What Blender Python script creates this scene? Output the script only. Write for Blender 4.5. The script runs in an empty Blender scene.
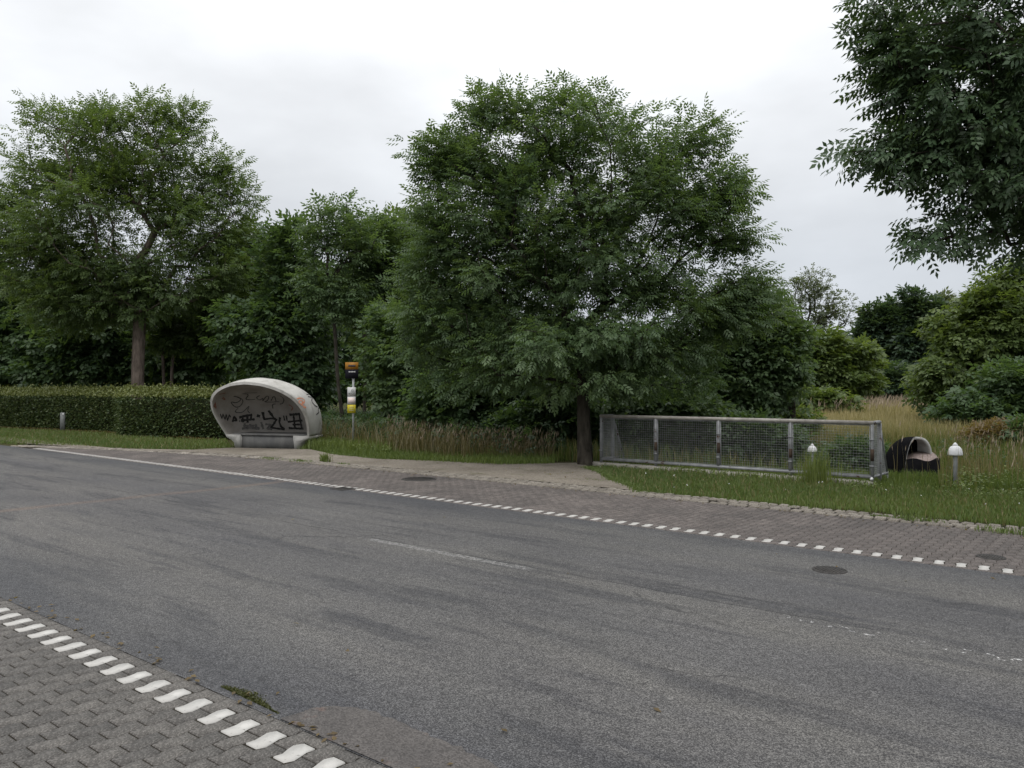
import bpy, math, random
import numpy as np
from mathutils import Vector, Matrix
from mathutils.bvhtree import BVHTree

R = np.random.default_rng(7)
random.seed(7)
SC = bpy.context.scene
COL = SC.collection

# ------------------------------------------------------------------ camera
# world: X runs along the road (to the right), Y across the road (away from the viewer), Z up
F, HZ, CH = 780.0, 390.0, 1.65
CY, SY = 0.769, 0.639
def W(xc, yc, z=0.0):                       # metres right / ahead of the viewpoint -> world
    return np.array([xc*CY - yc*SY, xc*SY + yc*CY, z])
def G(px, py, z=0.0):                       # the point of the ground seen at a spot of the photograph
    yc = (CH - z)*F/(py - HZ)
    return W((px-512)/F*yc, yc, z)
def D(px, py, yc):                          # the point seen at a spot, yc metres ahead
    return W((px-512)/F*yc, yc, CH-(py-HZ)/F*yc)
cam = bpy.data.cameras.new('camera')
cam.sensor_width = 36.0
cam.lens = F/1024*36.0
cam.clip_end = 3000
cam.clip_start = 0.05
co = bpy.data.objects.new('camera', cam); COL.objects.link(co)
co.location = (0, 0, CH)
co.rotation_euler = (math.pi/2 + math.atan(6/F), 0, math.atan2(SY, CY))
SC.camera = co

# ------------------------------------------------------------------ sky and sun (overcast)
SUN_EL, SUN_AZ = math.radians(60), math.radians(165)
w = bpy.data.worlds.new('World'); SC.world = w; w.use_nodes = True
nt = w.node_tree; nt.nodes.clear()
def nn(t, kind, **kw):
    n = t.nodes.new(kind)
    for k, v in kw.items():
        if k in n.inputs: n.inputs[k].default_value = v
        else: setattr(n, k, v)
    return n
out = nn(nt, 'ShaderNodeOutputWorld'); bg = nn(nt, 'ShaderNodeBackground', Strength=0.1)
sky = nn(nt, 'ShaderNodeTexSky'); sky.sky_type = 'NISHITA'; sky.sun_disc = False
sky.sun_elevation = SUN_EL; sky.sun_rotation = SUN_AZ
geo = nn(nt, 'ShaderNodeTexCoord')
sep = nn(nt, 'ShaderNodeSeparateXYZ'); nt.links.new(geo.outputs['Generated'], sep.inputs[0])
ramp = nn(nt, 'ShaderNodeValToRGB')         # overcast sky: brighter towards the zenith
nt.links.new(sep.outputs['Z'], ramp.inputs[0])
cr = ramp.color_ramp
cr.elements[0].position = 0.0; cr.elements[0].color = (0.45, 0.475, 0.52, 1)
cr.elements[1].position = 1.0; cr.elements[1].color = (1.50, 1.51, 1.53, 1)
e = cr.elements.new(0.15); e.color = (0.555, 0.58, 0.615, 1)
e = cr.elements.new(0.26); e.color = (0.72, 0.74, 0.765, 1)
e = cr.elements.new(0.42); e.color = (0.87, 0.885, 0.905, 1)
ns = nn(nt, 'ShaderNodeTexNoise', Scale=2.6, Detail=5.0, Roughness=0.5)
mp = nn(nt, 'ShaderNodeMapping'); mp.inputs['Scale'].default_value = (1, 1, 2.4)
nt.links.new(geo.outputs['Generated'], mp.inputs[0]); nt.links.new(mp.outputs[0], ns.inputs[0])
mr = nn(nt, 'ShaderNodeMapRange'); nt.links.new(ns.outputs[0], mr.inputs[0])
mr.inputs[1].default_value = 0.3; mr.inputs[2].default_value = 0.7
mr.inputs[3].default_value = 8.5; mr.inputs[4].default_value = 11.9
mul = nn(nt, 'ShaderNodeVectorMath', operation='SCALE')
nt.links.new(ramp.outputs[0], mul.inputs[0]); nt.links.new(mr.outputs[0], mul.inputs['Scale'])
mix = nn(nt, 'ShaderNodeMix', data_type='RGBA'); mix.inputs[0].default_value = 0.93
nt.links.new(sky.outputs[0], mix.inputs[6]); nt.links.new(mul.outputs[0], mix.inputs[7])
nt.links.new(mix.outputs[2], bg.inputs['Color']); nt.links.new(bg.outputs[0], out.inputs[0])
sl = bpy.data.lights.new('sun', 'SUN'); sl.energy = 1.5; sl.angle = math.radians(75); sl.color = (1, .97, .93)
so = bpy.data.objects.new('sun', sl); COL.objects.link(so)
sd = Vector((math.sin(SUN_AZ)*math.cos(SUN_EL), math.cos(SUN_AZ)*math.cos(SUN_EL), math.sin(SUN_EL)))
so.rotation_euler = sd.to_track_quat('Z', 'Y').to_euler()
SC.view_settings.view_transform = 'Standard'; SC.view_settings.look = 'None'
SC.view_settings.exposure = 0.24; SC.view_settings.gamma = 1.0
SC.cycles.max_bounces = 6; SC.cycles.transparent_max_bounces = 6

# ------------------------------------------------------------------ materials
class Mat:
    def __init__(s, name, rough=0.8, spec=0.3):
        s.m = bpy.data.materials.new(name); s.m.use_nodes = True
        s.t = s.m.node_tree; s.b = s.t.nodes['Principled BSDF']
        s.b.inputs['Roughness'].default_value = rough
        s.b.inputs['Specular IOR Level'].default_value = spec
        s.tc = nn(s.t, 'ShaderNodeTexCoord')
    def link(s, a, b): s.t.links.new(a, b)
    def noise(s, scale, detail=3.0, stretch=(1, 1, 1), rough=0.55, coord='Object', rot=0.0):
        m = nn(s.t, 'ShaderNodeMapping'); m.inputs['Scale'].default_value = stretch
        m.inputs['Rotation'].default_value = (0, 0, rot)
        s.link(s.tc.outputs[coord], m.inputs[0])
        n = nn(s.t, 'ShaderNodeTexNoise', Scale=scale, Detail=detail, Roughness=rough)
        s.link(m.outputs[0], n.inputs[0]); return n.outputs[0]
    def vor(s, scale, feature='F1', outp='Color'):
        n = nn(s.t, 'ShaderNodeTexVoronoi', Scale=scale); n.feature = feature
        s.link(s.tc.outputs['Object'], n.inputs[0]); return n.outputs[outp]
    def remap(s, x, a, b, c=0.0, d=1.0):
        n = nn(s.t, 'ShaderNodeMapRange'); s.link(x, n.inputs[0])
        for i, v in enumerate((a, b, c, d)): n.inputs[i+1].default_value = v
        return n.outputs[0]
    def math(s, op, a, b=None):
        n = nn(s.t, 'ShaderNodeMath', operation=op)
        for i, v in enumerate((a, b)):
            if v is None: continue
            if isinstance(v, (int, float)): n.inputs[i].default_value = v
            else: s.link(v, n.inputs[i])
        return n.outputs[0]
    def mix(s, fac, a, b, blend='MIX'):
        n = nn(s.t, 'ShaderNodeMix', data_type='RGBA', blend_type=blend)
        for i, v in ((0, fac), (6, a), (7, b)):
            if isinstance(v, (int, float)): n.inputs[i].default_value = v
            elif isinstance(v, tuple): n.inputs[i].default_value = (*v, 1) if len(v) == 3 else v
            else: s.link(v, n.inputs[i])
        return n.outputs[2]
    def color(s, c):
        if isinstance(c, tuple): s.b.inputs['Base Color'].default_value = (*c, 1)
        else: s.link(c, s.b.inputs['Base Color'])
    def bump(s, h, strength=0.5, dist=0.01):
        n = nn(s.t, 'ShaderNodeBump', Strength=strength, Distance=dist)
        s.link(h, n.inputs['Height']); s.link(n.outputs[0], s.b.inputs['Normal'])
    def rnd(s):
        return nn(s.t, 'ShaderNodeNewGeometry').outputs['Random Per Island']
    def objrnd(s):
        return nn(s.t, 'ShaderNodeObjectInfo').outputs['Random']
    def attr(s, name):
        n = nn(s.t, 'ShaderNodeAttribute'); n.attribute_name = name; return n.outputs['Fac']
    def sepxyz(s):
        n = nn(s.t, 'ShaderNodeSeparateXYZ'); s.link(s.tc.outputs['Object'], n.inputs[0]); return n.outputs

def leaf_mat(name, dark, light, back=0.47, rough=0.48):
    m = Mat(name, rough, 0.40)
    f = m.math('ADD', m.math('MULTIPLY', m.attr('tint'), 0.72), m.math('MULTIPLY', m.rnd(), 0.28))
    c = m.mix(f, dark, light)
    m.color(c)
    tr = nn(m.t, 'ShaderNodeBsdfTranslucent')
    m.link(m.mix(1.0, c, (1.25, 1.25, 0.55), 'MULTIPLY'), tr.inputs[0])
    ms = nn(m.t, 'ShaderNodeMixShader'); ms.inputs[0].default_value = back
    m.link(m.b.outputs[0], ms.inputs[1]); m.link(tr.outputs[0], ms.inputs[2])
    m.link(ms.outputs[0], m.t.nodes['Material Output'].inputs[0])
    return m.m

def simple(name, a, b, scale=6.0, rough=0.8, spec=0.3, bump=0.0, stretch=(1, 1, 1), detail=5.0):
    m = Mat(name, rough, spec)
    n = m.noise(scale, detail, stretch)
    m.color(m.mix(m.remap(n, .3, .7), a, b))
    if bump: m.bump(m.noise(scale*5, 4.0, stretch), bump, 0.02)
    return m.m

M = {}
M['ash'] = leaf_mat('ash_leaf', (.056, .102, .047), (.128, .186, .084))
M['ash_left'] = leaf_mat('ash_leaf_yellower', (.062, .104, .040), (.134, .188, .068))
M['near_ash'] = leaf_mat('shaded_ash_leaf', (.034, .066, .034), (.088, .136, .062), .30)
M['dark_leaf'] = leaf_mat('dark_leaf', (.040, .078, .038), (.098, .152, .064))
M['yellow_leaf'] = leaf_mat('yellowish_leaf', (.060, .100, .032), (.140, .186, .060))
M['grey_leaf'] = leaf_mat('grey_green_leaf', (.070, .092, .058), (.140, .170, .104))
M['fir_leaf'] = leaf_mat('dark_blue_green_leaf', (.032, .062, .040), (.074, .112, .062))
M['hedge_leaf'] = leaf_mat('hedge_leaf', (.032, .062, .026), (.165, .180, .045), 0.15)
M['rust_leaf'] = leaf_mat('rust_brown_leaf', (0.100, 0.072, 0.036), (0.200, 0.145, 0.066))
M['lawn'] = leaf_mat('lawn_blade', (.064, .108, .026), (.158, .200, .062), 0.3)
M['weed'] = leaf_mat('weed_blade', (.066, .108, .026), (.175, .215, .055), 0.3)
M['straw'] = leaf_mat('dry_grass', (0.095, 0.088, 0.035), (0.290, 0.230, 0.125), 0.25)
M['field'] = leaf_mat('field_grass', (.115, .120, .036), (.42, .345, .19), 0.25)
M['plume'] = leaf_mat('grass_plume', (.200, .150, .120), (.400, .325, .250), 0.2)
M['moss'] = leaf_mat('moss_blade', (.030, .038, .010), (.085, .090, .025), 0.2)
M['bark'] = simple('bark', (.018, .016, .013), (.066, .058, .047), 11.0, .95, .1, .9, (1, 1, .3))
M['bark_light'] = simple('bark_light', (.060, .048, .040), (.185, .150, .126), 9.0, .95, .1, .9, (1, 1, .3))
M['soil'] = simple('soil', (.022, .022, .012), (.055, .052, .026), 1.5, 1, .05, .6)

def asphalt():
    m = Mat('asphalt', .78, .28)
    x, y, z = m.sepxyz()
    c = m.mix(m.remap(m.noise(.5, 3), .3, .7), (.084, .083, .083), (.112, .110, .108))
    # lane-long bands: polished wheel tracks, bleeding bitumen
    wob = m.math('ADD', y, m.math('MULTIPLY', m.noise(.35, 2), 1.1))
    band = m.math('SINE', m.math('MULTIPLY', wob, 3.4))
    c = m.mix(m.remap(band, -1, 1, 0, .5), c, (.130, .125, .116))
    st = m.noise(1.0, 5, (.34, 2.3, 1), .68)
    c = m.mix(m.remap(st, .51, .63, 0, .62), c, (.048, .049, .053))
    st2 = m.noise(1.7, 3, (.30, 3.2, 1), .6)
    c = m.mix(m.remap(st2, .60, .66, 0, .45), c, (.046, .046, .050))
    # dark, less worn strips by both gutters
    edge = m.math('MAXIMUM', m.remap(y, 6.7, 8.1), m.remap(y, 3.1, 2.4))
    c = m.mix(m.math('MULTIPLY', edge, m.remap(m.noise(.8, 3, (.4, 1, 1)), .35, .6, .15, .8)), c, (.064, .066, .071))
    # the repaired trench running across the road
    tw = m.math('ABSOLUTE', m.math('ADD', m.math('ADD', x, 12.15), m.math('MULTIPLY', m.math('SUBTRACT', m.noise(.5, 2), .5), .5)))
    c = m.mix(m.remap(tw,   .07, .16, .55, 0), c, (.150, .116, .096))
    # worn centre line and the seam that follows it
    cl = m.math('ABSOLUTE', m.math('SUBTRACT', y, 5.64))
    dash = m.math('MULTIPLY', m.remap(m.math('ABSOLUTE', m.math('ADD', x, 5.6)), 1.05, 1.2, 1, 0), m.remap(m.noise(22, 4), .38, .62))
    d2 = m.math('MULTIPLY', m.remap(m.math('ABSOLUTE', m.math('ADD', x, .9)), 1.15, 1.3, 1, 0), m.remap(m.noise(16, 3), .60, .66))
    wear = m.math('ADD', m.math('MULTIPLY', dash, .30), d2)
    c = m.mix(m.math('MULTIPLY', wear, m.remap(cl, .045, .06, 1, 0)), c, (.50, .50, .49))
    sl_ = m.math('ABSOLUTE', m.math('ADD', m.math('SUBTRACT', y, 5.72), m.math('MULTIPLY', m.math('SUBTRACT', m.noise(2.5, 4), .5), .12)))
    c = m.mix(m.math('MULTIPLY', m.remap(sl_, .006, .016, .75, 0), m.remap(m.noise(1.1, 2), .46, .54)), c, (.030, .030, .031))
    # hairline cracks
    v = nn(m.t, 'ShaderNodeTexVoronoi', Scale=.42); v.feature = 'DISTANCE_TO_EDGE'
    mpp = nn(m.t, 'ShaderNodeMapping'); mpp.inputs['Scale'].default_value = (.55, 1.5, 1)
    wv = nn(m.t, 'ShaderNodeTexNoise', Scale=3.0, Detail=4.0)
    av = nn(m.t, 'ShaderNodeVectorMath', operation='MULTIPLY_ADD')
    m.link(m.tc.outputs['Object'], wv.inputs[0]); m.link(wv.outputs[1], av.inputs[0])
    av.inputs[1].default_value = (.35, .35, 0); m.link(m.tc.outputs['Object'], av.inputs[2])
    m.link(av.outputs[0], mpp.inputs[0]); m.link(mpp.outputs[0], v.inputs[0])
    c = m.mix(m.math('MULTIPLY', m.remap(v.outputs[0], .003, .007, .5, 0), m.remap(m.noise(.6, 2), .56, .62)), c, (.034, .034, .035))
    c = m.mix(1.0, c, m.mix(m.remap(m.noise(14, 4), .3, .7), (.86, .86, .86), (1.14, 1.14, 1.14)), 'MULTIPLY')
    c = m.mix(1.0, c, m.mix(m.remap(m.noise(.55, 4, (.28, 1.6, 1), .6), .36, .64), (.66, .67, .70), (.83, .83, .82)), 'MULTIPLY')
    # stone chippings
    ag = nn(m.t, 'ShaderNodeSeparateColor'); m.link(m.vor(175), ag.inputs[0])
    c = m.mix(1.0, c, m.mix(m.math('POWER', ag.outputs[0], 1.8), (.45, .45, .46), (2.2, 2.17, 2.12)), 'MULTIPLY')
    m.color(c)
    m.bump(m.math('ADD', m.vor(115, 'F1', 'Distance'), m.noise(60, 2)), .45, .006)
    return m.m
M['asphalt'] = asphalt()

def patchmat():
    m = Mat('asphalt_patch', .85, .2)
    c = m.mix(m.remap(m.noise(3, 4), .3, .7), (.064, .060, .058), (.094, .087, .082))
    c = m.mix(m.remap(m.noise(5, 3), .62, .70, 0, .35), c, (.15, .09, .07))
    ag = nn(m.t, 'ShaderNodeSeparateColor'); m.link(m.vor(130), ag.inputs[0])
    c = m.mix(1.0, c, m.mix(ag.outputs[0], (.65, .65, .65), (1.4, 1.4, 1.4)), 'MULTIPLY')
    m.color(c); m.bump(m.vor(130, 'F1', 'Distance'), .4, .005); return m.m
M['patch'] = patchmat()

def stone(name, a, b, stain=None, vscale=150, own=.35):
    m = Mat(name, .85, .25)
    c = m.mix(m.math('FRACT', m.math('ADD', m.rnd(), m.objrnd())), a, b)
    c = m.mix(m.remap(m.noise(1.3, 4), .40, .68, 0, .7), c, stain or tuple(.6*v for v in a))
    ag = nn(m.t, 'ShaderNodeSeparateColor'); m.link(m.vor(vscale), ag.inputs[0])
    c = m.mix(1.0, c, m.mix(m.math('POWER', ag.outputs[0], 2.0), (.72, .72, .72), (1.75, 1.75, 1.75)), 'MULTIPLY')
    m.color(c); m.bump(m.noise(120, 2), .25, .003); return m.m
M['paver'] = stone('grey_paver', (.084, .080, .075), (.128, .120, .110), (.062, .058, .054))
M['paver_far'] = stone('reddish_paver', (.096, .084, .078), (.134, .117, .108), (.066, .060, .057))
M['sett'] = stone('granite_sett', (.150, .135, .115), (.250, .226, .195), (.10, .088, .072))
M['bed'] = simple('joint_sand', (.014, .012, .010), (.034, .030, .022), 8, 1, .05, .3)
def whitestone():
    m = Mat('white_paver', .7, .3)
    c = m.mix(m.remap(m.noise(5, 4), .35, .7), (.50, .49, .465), (.36, .35, .33))
    c = m.mix(m.remap(m.noise(38, 4), .62, .70), c, (.17, .16, .15))
    m.color(c); m.bump(m.noise(70, 3), .3, .003); return m.m
M['white_paver'] = whitestone()
def gravel():
    m = Mat('footpath_surface', .92, .15)
    c = m.mix(m.remap(m.noise(.9, 5), .3, .7), (.130, .113, .093), (.205, .182, .152))
    c = m.mix(m.remap(m.noise(2.6, 4), .56, .70, 0, .7), c, (.085, .085, .048))
    ag = nn(m.t, 'ShaderNodeSeparateColor'); m.link(m.vor(60), ag.inputs[0])
    c = m.mix(1.0, c, m.mix(ag.outputs[0], (.66, .66, .66), (1.4, 1.4, 1.4)), 'MULTIPLY')
    m.color(c); m.bump(m.noise(50, 4), .5, .01); return m.m
M['footpath'] = gravel()
def groundmat():
    m = Mat('turf', 1.0, .05)
    c = m.mix(m.remap(m.noise(.8, 5), .3, .7), (.030, .040, .013), (.060, .062, .024))
    c = m.mix(m.remap(m.noise(9, 4), .45, .65), c, (.040, .032, .018))
    m.color(c); m.bump(m.noise(20, 4), .7, .03); return m.m
M['turf'] = groundmat()

def concrete():
    m = Mat('weathered_concrete', .85, .25)
    c = m.mix(m.remap(m.noise(2.2, 5), .3, .7), (.33, .322, .30), (.48, .47, .445))
    x, y, z = m.sepxyz()
    c = m.mix(m.remap(m.noise(4.5, 4, (1, 1, .25)), .54, .70, 0, .55), c, (.19, .18, .155))
    c = m.mix(m.remap(m.noise(60, 3), .6, .75, 0, .4), c, (.15, .14, .12))
    m.color(c); m.bump(m.noise(40, 4), .3, .01); return m.m
M['concrete'] = concrete()
M['concrete_inner'] = simple('darker_inner_concrete', (.27, .25, .225), (.40, .378, .35), 2.4, .9, .2, .3)  # inner skin toned darker and warmer than the outer concrete
M['concrete_dirty'] = simple('stained_concrete', (.105, .105, .105), (.19, .187, .18), 3.5, .9, .2, .3, (1, 1, .4))
M['black_paint'] = simple('black_spray_paint', (.014, .013, .014), (.05, .048, .046), 14, .6, .3)
M['grey_paint'] = simple('faded_spray_paint', (.10, .095, .09), (.20, .19, .18), 12, .8, .2)
M['thin_paint'] = simple('marker_paint', (.035, .034, .034), (.11, .105, .10), 12, .7, .2)
M['orange_paint'] = simple('orange_spray_paint', (.42, .14, .065), (.48, .25, .17), 12, .8, .2)
M['brown_paint'] = simple('rusty_red_paint', (.24, .085, .05), (.27, .16, .12), 12, .8, .2)

def galv():
    m = Mat('galvanised_steel', .55, .4); m.b.inputs['Metallic'].default_value = .25
    c = m.mix(m.remap(m.noise(9, 4), .3, .7), (.17, .175, .18), (.28, .285, .29))
    c = m.mix(m.remap(m.noise(5.5, 4, (1, 1, 1.6)), .605, .66), c, (.075, .042, .026))
    m.color(c); return m.m
M['galv'] = galv()
M['rail'] = simple('weathered_top_rail', (.20, .185, .165), (.36, .34, .31), 7, .8, .25, .2)
M['wire'] = simple('galvanised_wire', (.20, .205, .20), (.32, .325, .32), 6, .6, .35)
M['rust'] = simple('rust', (.040, .030, .024), (.085, .060, .044), 14, .9, .1)
M['plinth'] = simple('plinth_concrete', (.20, .19, .16), (.37, .35, .31), 5, .9, .2, .4)
M['iron'] = simple('cast_iron', (.020, .019, .018), (.055, .050, .046), 30, .7, .35, .5)
M['black_plastic'] = simple('black_plastic', (.004, .004, .005), (.009, .009, .010), 5, .95, .04)
M['inner_lit_tone'] = simple('inner_wall_lit_tone', (.30, .30, .29), (.44, .44, .42), 8, .7, .3)  # light on the hood's inner edge, put into the colour
M['pink_stone'] = simple('pinkish_gravel', (.20, .155, .14), (.31, .255, .235), 25, .95, .1, .4)
M['lamp_white'] = simple('lamp_white', (.62, .62, .63), (.74, .74, .75), 6, .45, .4)
M['pole_grey'] = simple('grey_pole', (.24, .25, .25), (.34, .35, .35), 8, .5, .35)
M['orange'] = simple('orange_sign_face', (.27, .12, .014), (.33, .15, .018), 5, .5, .3)
M['sign_black'] = simple('black_sign_face', (.008, .008, .012), (.014, .014, .020), 5, .8, .1)
M['sign_white'] = simple('white_sign_face', (.46, .46, .45), (.56, .56, .55), 5, .5, .3)
M['sign_yellow'] = simple('yellow_sign_face', (.46, .38, .02), (.54, .45, .03), 5, .5, .3)
M['sign_pink'] = simple('pale_print', (.62, .50, .46), (.70, .60, .56), 40, .6, .3)
M['ink'] = simple('ink', (.02, .02, .03), (.05, .05, .06), 30, .6, .2)
M['post_grey'] = simple('grey_post', (.11, .115, .112), (.17, .175, .17), 9, .7, .3)
M['hedge_core'] = simple('hedge_twigs', (.014, .020, .010), (.032, .034, .016), 9, 1, .05)

# ------------------------------------------------------------------ object helpers
def tag(o, label=None, cat=None, group=None, kind=None):
    for k, v in (('label', label), ('category', cat), ('group', group), ('kind', kind)):
        if v: o[k] = v
    return o
def link(name, me, mat=None, parent=None, loc=None):
    o = bpy.data.objects.new(name, me); COL.objects.link(o)
    if mat is not None and me is not None:
        for mm in (mat if isinstance(mat, (list, tuple)) else [mat]):
            me.materials.append(mm)
    if parent is not None: o.parent = parent
    if loc is not None: o.location = tuple(float(v) for v in loc)
    return o
def empty(name, loc, rz=0.0, **kw):
    o = bpy.data.objects.new(name, None); COL.objects.link(o); o.empty_display_size = .2
    o.location = tuple(float(v) for v in loc); o.rotation_euler = (0, 0, rz)
    return tag(o, **kw)
def mesh(name, V, faces=(), quads=None, tris=None, attrs=None, smooth=False):
    """V (n,3); faces: python lists, or quads / tris: integer arrays"""
    me = bpy.data.meshes.new(name)
    V = np.asarray(V, dtype=np.float32).reshape(-1, 3)
    loops, sizes = [], []
    if quads is not None and len(quads): loops.append(np.asarray(quads).ravel()); sizes.append(np.full(len(quads), 4))
    if tris is not None and len(tris): loops.append(np.asarray(tris).ravel()); sizes.append(np.full(len(tris), 3))
    if len(faces):
        loops.append(np.array([i for f in faces for i in f])); sizes.append(np.array([len(f) for f in faces]))
    L = np.concatenate(loops).astype(np.int32); S = np.concatenate(sizes).astype(np.int32)
    me.vertices.add(len(V)); me.vertices.foreach_set('co', V.ravel())
    me.loops.add(len(L)); me.loops.foreach_set('vertex_index', L)
    me.polygons.add(len(S))
    st = np.zeros(len(S), np.int32); st[1:] = np.cumsum(S)[:-1]
    me.polygons.foreach_set('loop_start', st)
    try: me.polygons.foreach_set('loop_total', S)
    except Exception: pass
    if smooth: me.polygons.foreach_set('use_smooth', np.ones(len(S), bool))
    if attrs:
        for k, a in attrs.items():
            at = me.attributes.new(k, 'FLOAT', 'POINT')
            at.data.foreach_set('value', np.asarray(a, np.float32).ravel())
    me.update(calc_edges=True); me.validate()
    return me
class MB:
    """collects simple solids into one mesh"""
    def __init__(s): s.v = []; s.f = []; s.m = []
    def add(s, V, Fs, mi=0):
        o = len(s.v); s.v += [tuple(map(float, p)) for p in V]
        s.f += [[i+o for i in f] for f in Fs]; s.m += [mi]*len(Fs)
    def box(s, c, size, rz=0.0, mi=0, bev=0.0):
        hx, hy, hz = (v/2 for v in size); cc, ss = math.cos(rz), math.sin(rz)
        if bev <= 0:
            P = [(a*hx, b*hy, d*hz) for d in (-1, 1) for a, b in ((-1, -1), (1, -1), (1, 1), (-1, 1))]
            Fs = [(3, 2, 1, 0), (4, 5, 6, 7), (0, 1, 5, 4), (1, 2, 6, 5), (2, 3, 7, 6), (3, 0, 4, 7)]
        else:
            P = []
            for d, q in ((-hz, 0), (hz-bev, 0), (hz, bev)):
                P += [(-hx+q, -hy+q, d), (hx-q, -hy+q, d), (hx-q, hy-q, d), (-hx+q, hy-q, d)]
            Fs = [(3, 2, 1, 0), (8, 9, 10, 11)]
            for k in (0, 4):
                Fs += [(k+i, k+(i+1) % 4, k+4+(i+1) % 4, k+4+i) for i in range(4)]
        s.add([(c[0]+x*cc-y*ss, c[1]+x*ss+y*cc, c[2]+z) for x, y, z in P], Fs, mi)
    def tube(s, pts, r, n=8, mi=0, cap=True):
        pts = [np.asarray(p, float) for p in pts]; rs = r if isinstance(r, (list, tuple)) else [r]*len(pts)
        V = []; Fs = []
        for i, p in enumerate(pts):
            d = pts[min(i+1, len(pts)-1)]-pts[max(i-1, 0)]; d /= np.linalg.norm(d)+1e-9
            a = np.cross(d, (0, 0, 1) if abs(d[2]) < .9 else (1, 0, 0)); a /= np.linalg.norm(a); b = np.cross(d, a)
            V += [p+rs[i]*(math.cos(t)*a+math.sin(t)*b) for t in np.linspace(0, 2*math.pi, n, endpoint=False)]
        for i in range(len(pts)-1):
            Fs += [(i*n+j, i*n+(j+1) % n, (i+1)*n+(j+1) % n, (i+1)*n+j) for j in range(n)]
        if cap: Fs += [list(range(n))[::-1], list(range((len(pts)-1)*n, len(pts)*n))]
        s.add(V, Fs, mi)
    def lathe(s, prof, c=(0, 0, 0), n=20, mi=0):
        V = []; Fs = []
        for r, z in prof:
            V += [(c[0]+r*math.cos(t), c[1]+r*math.sin(t), c[2]+z) for t in np.linspace(0, 2*math.pi, n, endpoint=False)]
        for i in range(len(prof)-1):
            Fs += [(i*n+j, i*n+(j+1) % n, (i+1)*n+(j+1) % n, (i+1)*n+j) for j in range(n)]
        Fs += [list(range(n))[::-1], list(range((len(prof)-1)*n, len(prof)*n))]
        s.add(V, Fs, mi)
    def prism(s, poly, d, mi=0):
        """poly: 3-D points of a flat outline, swept along the vector d"""
        n = len(poly); d = np.asarray(d, float)
        V = [np.asarray(p, float) for p in poly]; V += [p+d for p in V]
        Fs = [list(range(n)), list(range(n, 2*n))[::-1]]+[(i, n+i, n+(i+1) % n, (i+1) % n) for i in range(n)]
        s.add(V, Fs, mi)
    def mesh(s, name, smooth=False):
        me = mesh(name, s.v, s.f, smooth=smooth)
        if any(s.m): me.polygons.foreach_set('material_index', np.array(s.m, np.int32))
        return me
    def build(s, name, mat, parent=None, loc=None, smooth=False):
        return link(name, s.mesh(name, smooth), mat, parent, loc)
def norm(v): return v/(np.linalg.norm(v, axis=-1, keepdims=True)+1e-9)

# ------------------------------------------------------------------ ground, road, paths
def fbm(x, y, seed=0):
    r = np.random.default_rng(seed); z = 0
    for k in range(5):
        a = r.uniform(0, 6.28); f = .5*1.9**k; p = r.uniform(0, 6.28)
        z = z + np.sin((x*np.cos(a)+y*np.sin(a))*f+p)/1.7**k
    return z/2.2
def ground_z(x, y):
    """flat along the road, falling into the stream bed behind the railing"""
    dip = np.clip((y-15.3)/2.5, 0, 1)*np.clip((24-y)/4.5, 0, 1)*np.clip((x+12)/2.5, 0, 1)*np.clip((6-x)/4, 0, 1)
    bump = .03*fbm(x*1.4, y*1.4, 3)*np.clip((y-11)/2, 0, 1)
    rise = np.clip((y-26)/40, 0, 1)*.15
    return -.03-.75*dip+bump+rise
def sheet(name, xs, ys, zf, mat):
    X, Y = np.meshgrid(xs, ys); Z = zf(X, Y)
    V = np.stack([X, Y, Z], -1).reshape(-1, 3); nx, ny = len(xs), len(ys)
    i = (np.arange(ny-1)[:, None]*nx+np.arange(nx-1)[None]).ravel()
    q = np.stack([i, i+1, i+nx+1, i+nx], 1)
    return tag(link(name, mesh(name, V, quads=q, smooth=True), mat), kind='structure')
xs = np.concatenate([[-1500, -600, -250, -120, -70], np.arange(-45, 25, .6), [30, 45, 80, 200, 600, 1500]])
ys = np.concatenate([[-1500, -300, -60, -10], np.arange(0, 45, .6), [50, 60, 80, 120, 250, 600, 1500]])
sheet('ground', xs, ys, ground_z, M['turf'])

def flat(name, poly, z, mat, kind='structure', parent=None):
    V = [(x, y, z) for x, y in poly]
    return tag(link(name, mesh(name, V, [list(range(len(V)))]), mat, parent), kind=kind)
ASK = .0222                                       # the near paving runs slightly askew
NE, FE = 2.342, 8.21                              # near and far edge of the asphalt
SETT = [(-140, 8.22), (-26, 8.22), (-24.5, 8.7), (-22.8, 9.35), (-20.7, 9.9), (-17, 10.55), (-12, 10.62), (60, 10.62)]
def sett_y(x): return np.interp(x, [p[0] for p in SETT], [p[1] for p in SETT])
flat('road', [(-400, NE-16*ASK), (-16, NE-16*ASK), (6, NE+6*ASK), (200, NE+6*ASK), (200, FE), (-400, FE)], 0.0, M['asphalt'])

# footpath behind the setts (widens in front of the shelter and by the big tree)
fp = [(-60, 8.95), (-27, 8.85), (-24, 9.30), (-20.5, 10.22), (-17, 10.95), (-8, 11.1), (-6.6, 11.1)]
back = [G(640, 492)[:2], G(612, 478)[:2], G(588, 468)[:2], G(584, 463)[:2], G(545, 463.5)[:2], G(500, 464)[:2], G(440, 461)[:2], G(380, 459)[:2],
        G(330, 454)[:2], G(310, 449.5)[:2], G(232, 448)[:2], G(190, 450)[:2], G(120, 449)[:2], (-60, 9.0)]
flat('footpath', [tuple(p) for p in fp]+[tuple(p) for p in back], .012, M['footpath'])

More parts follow.
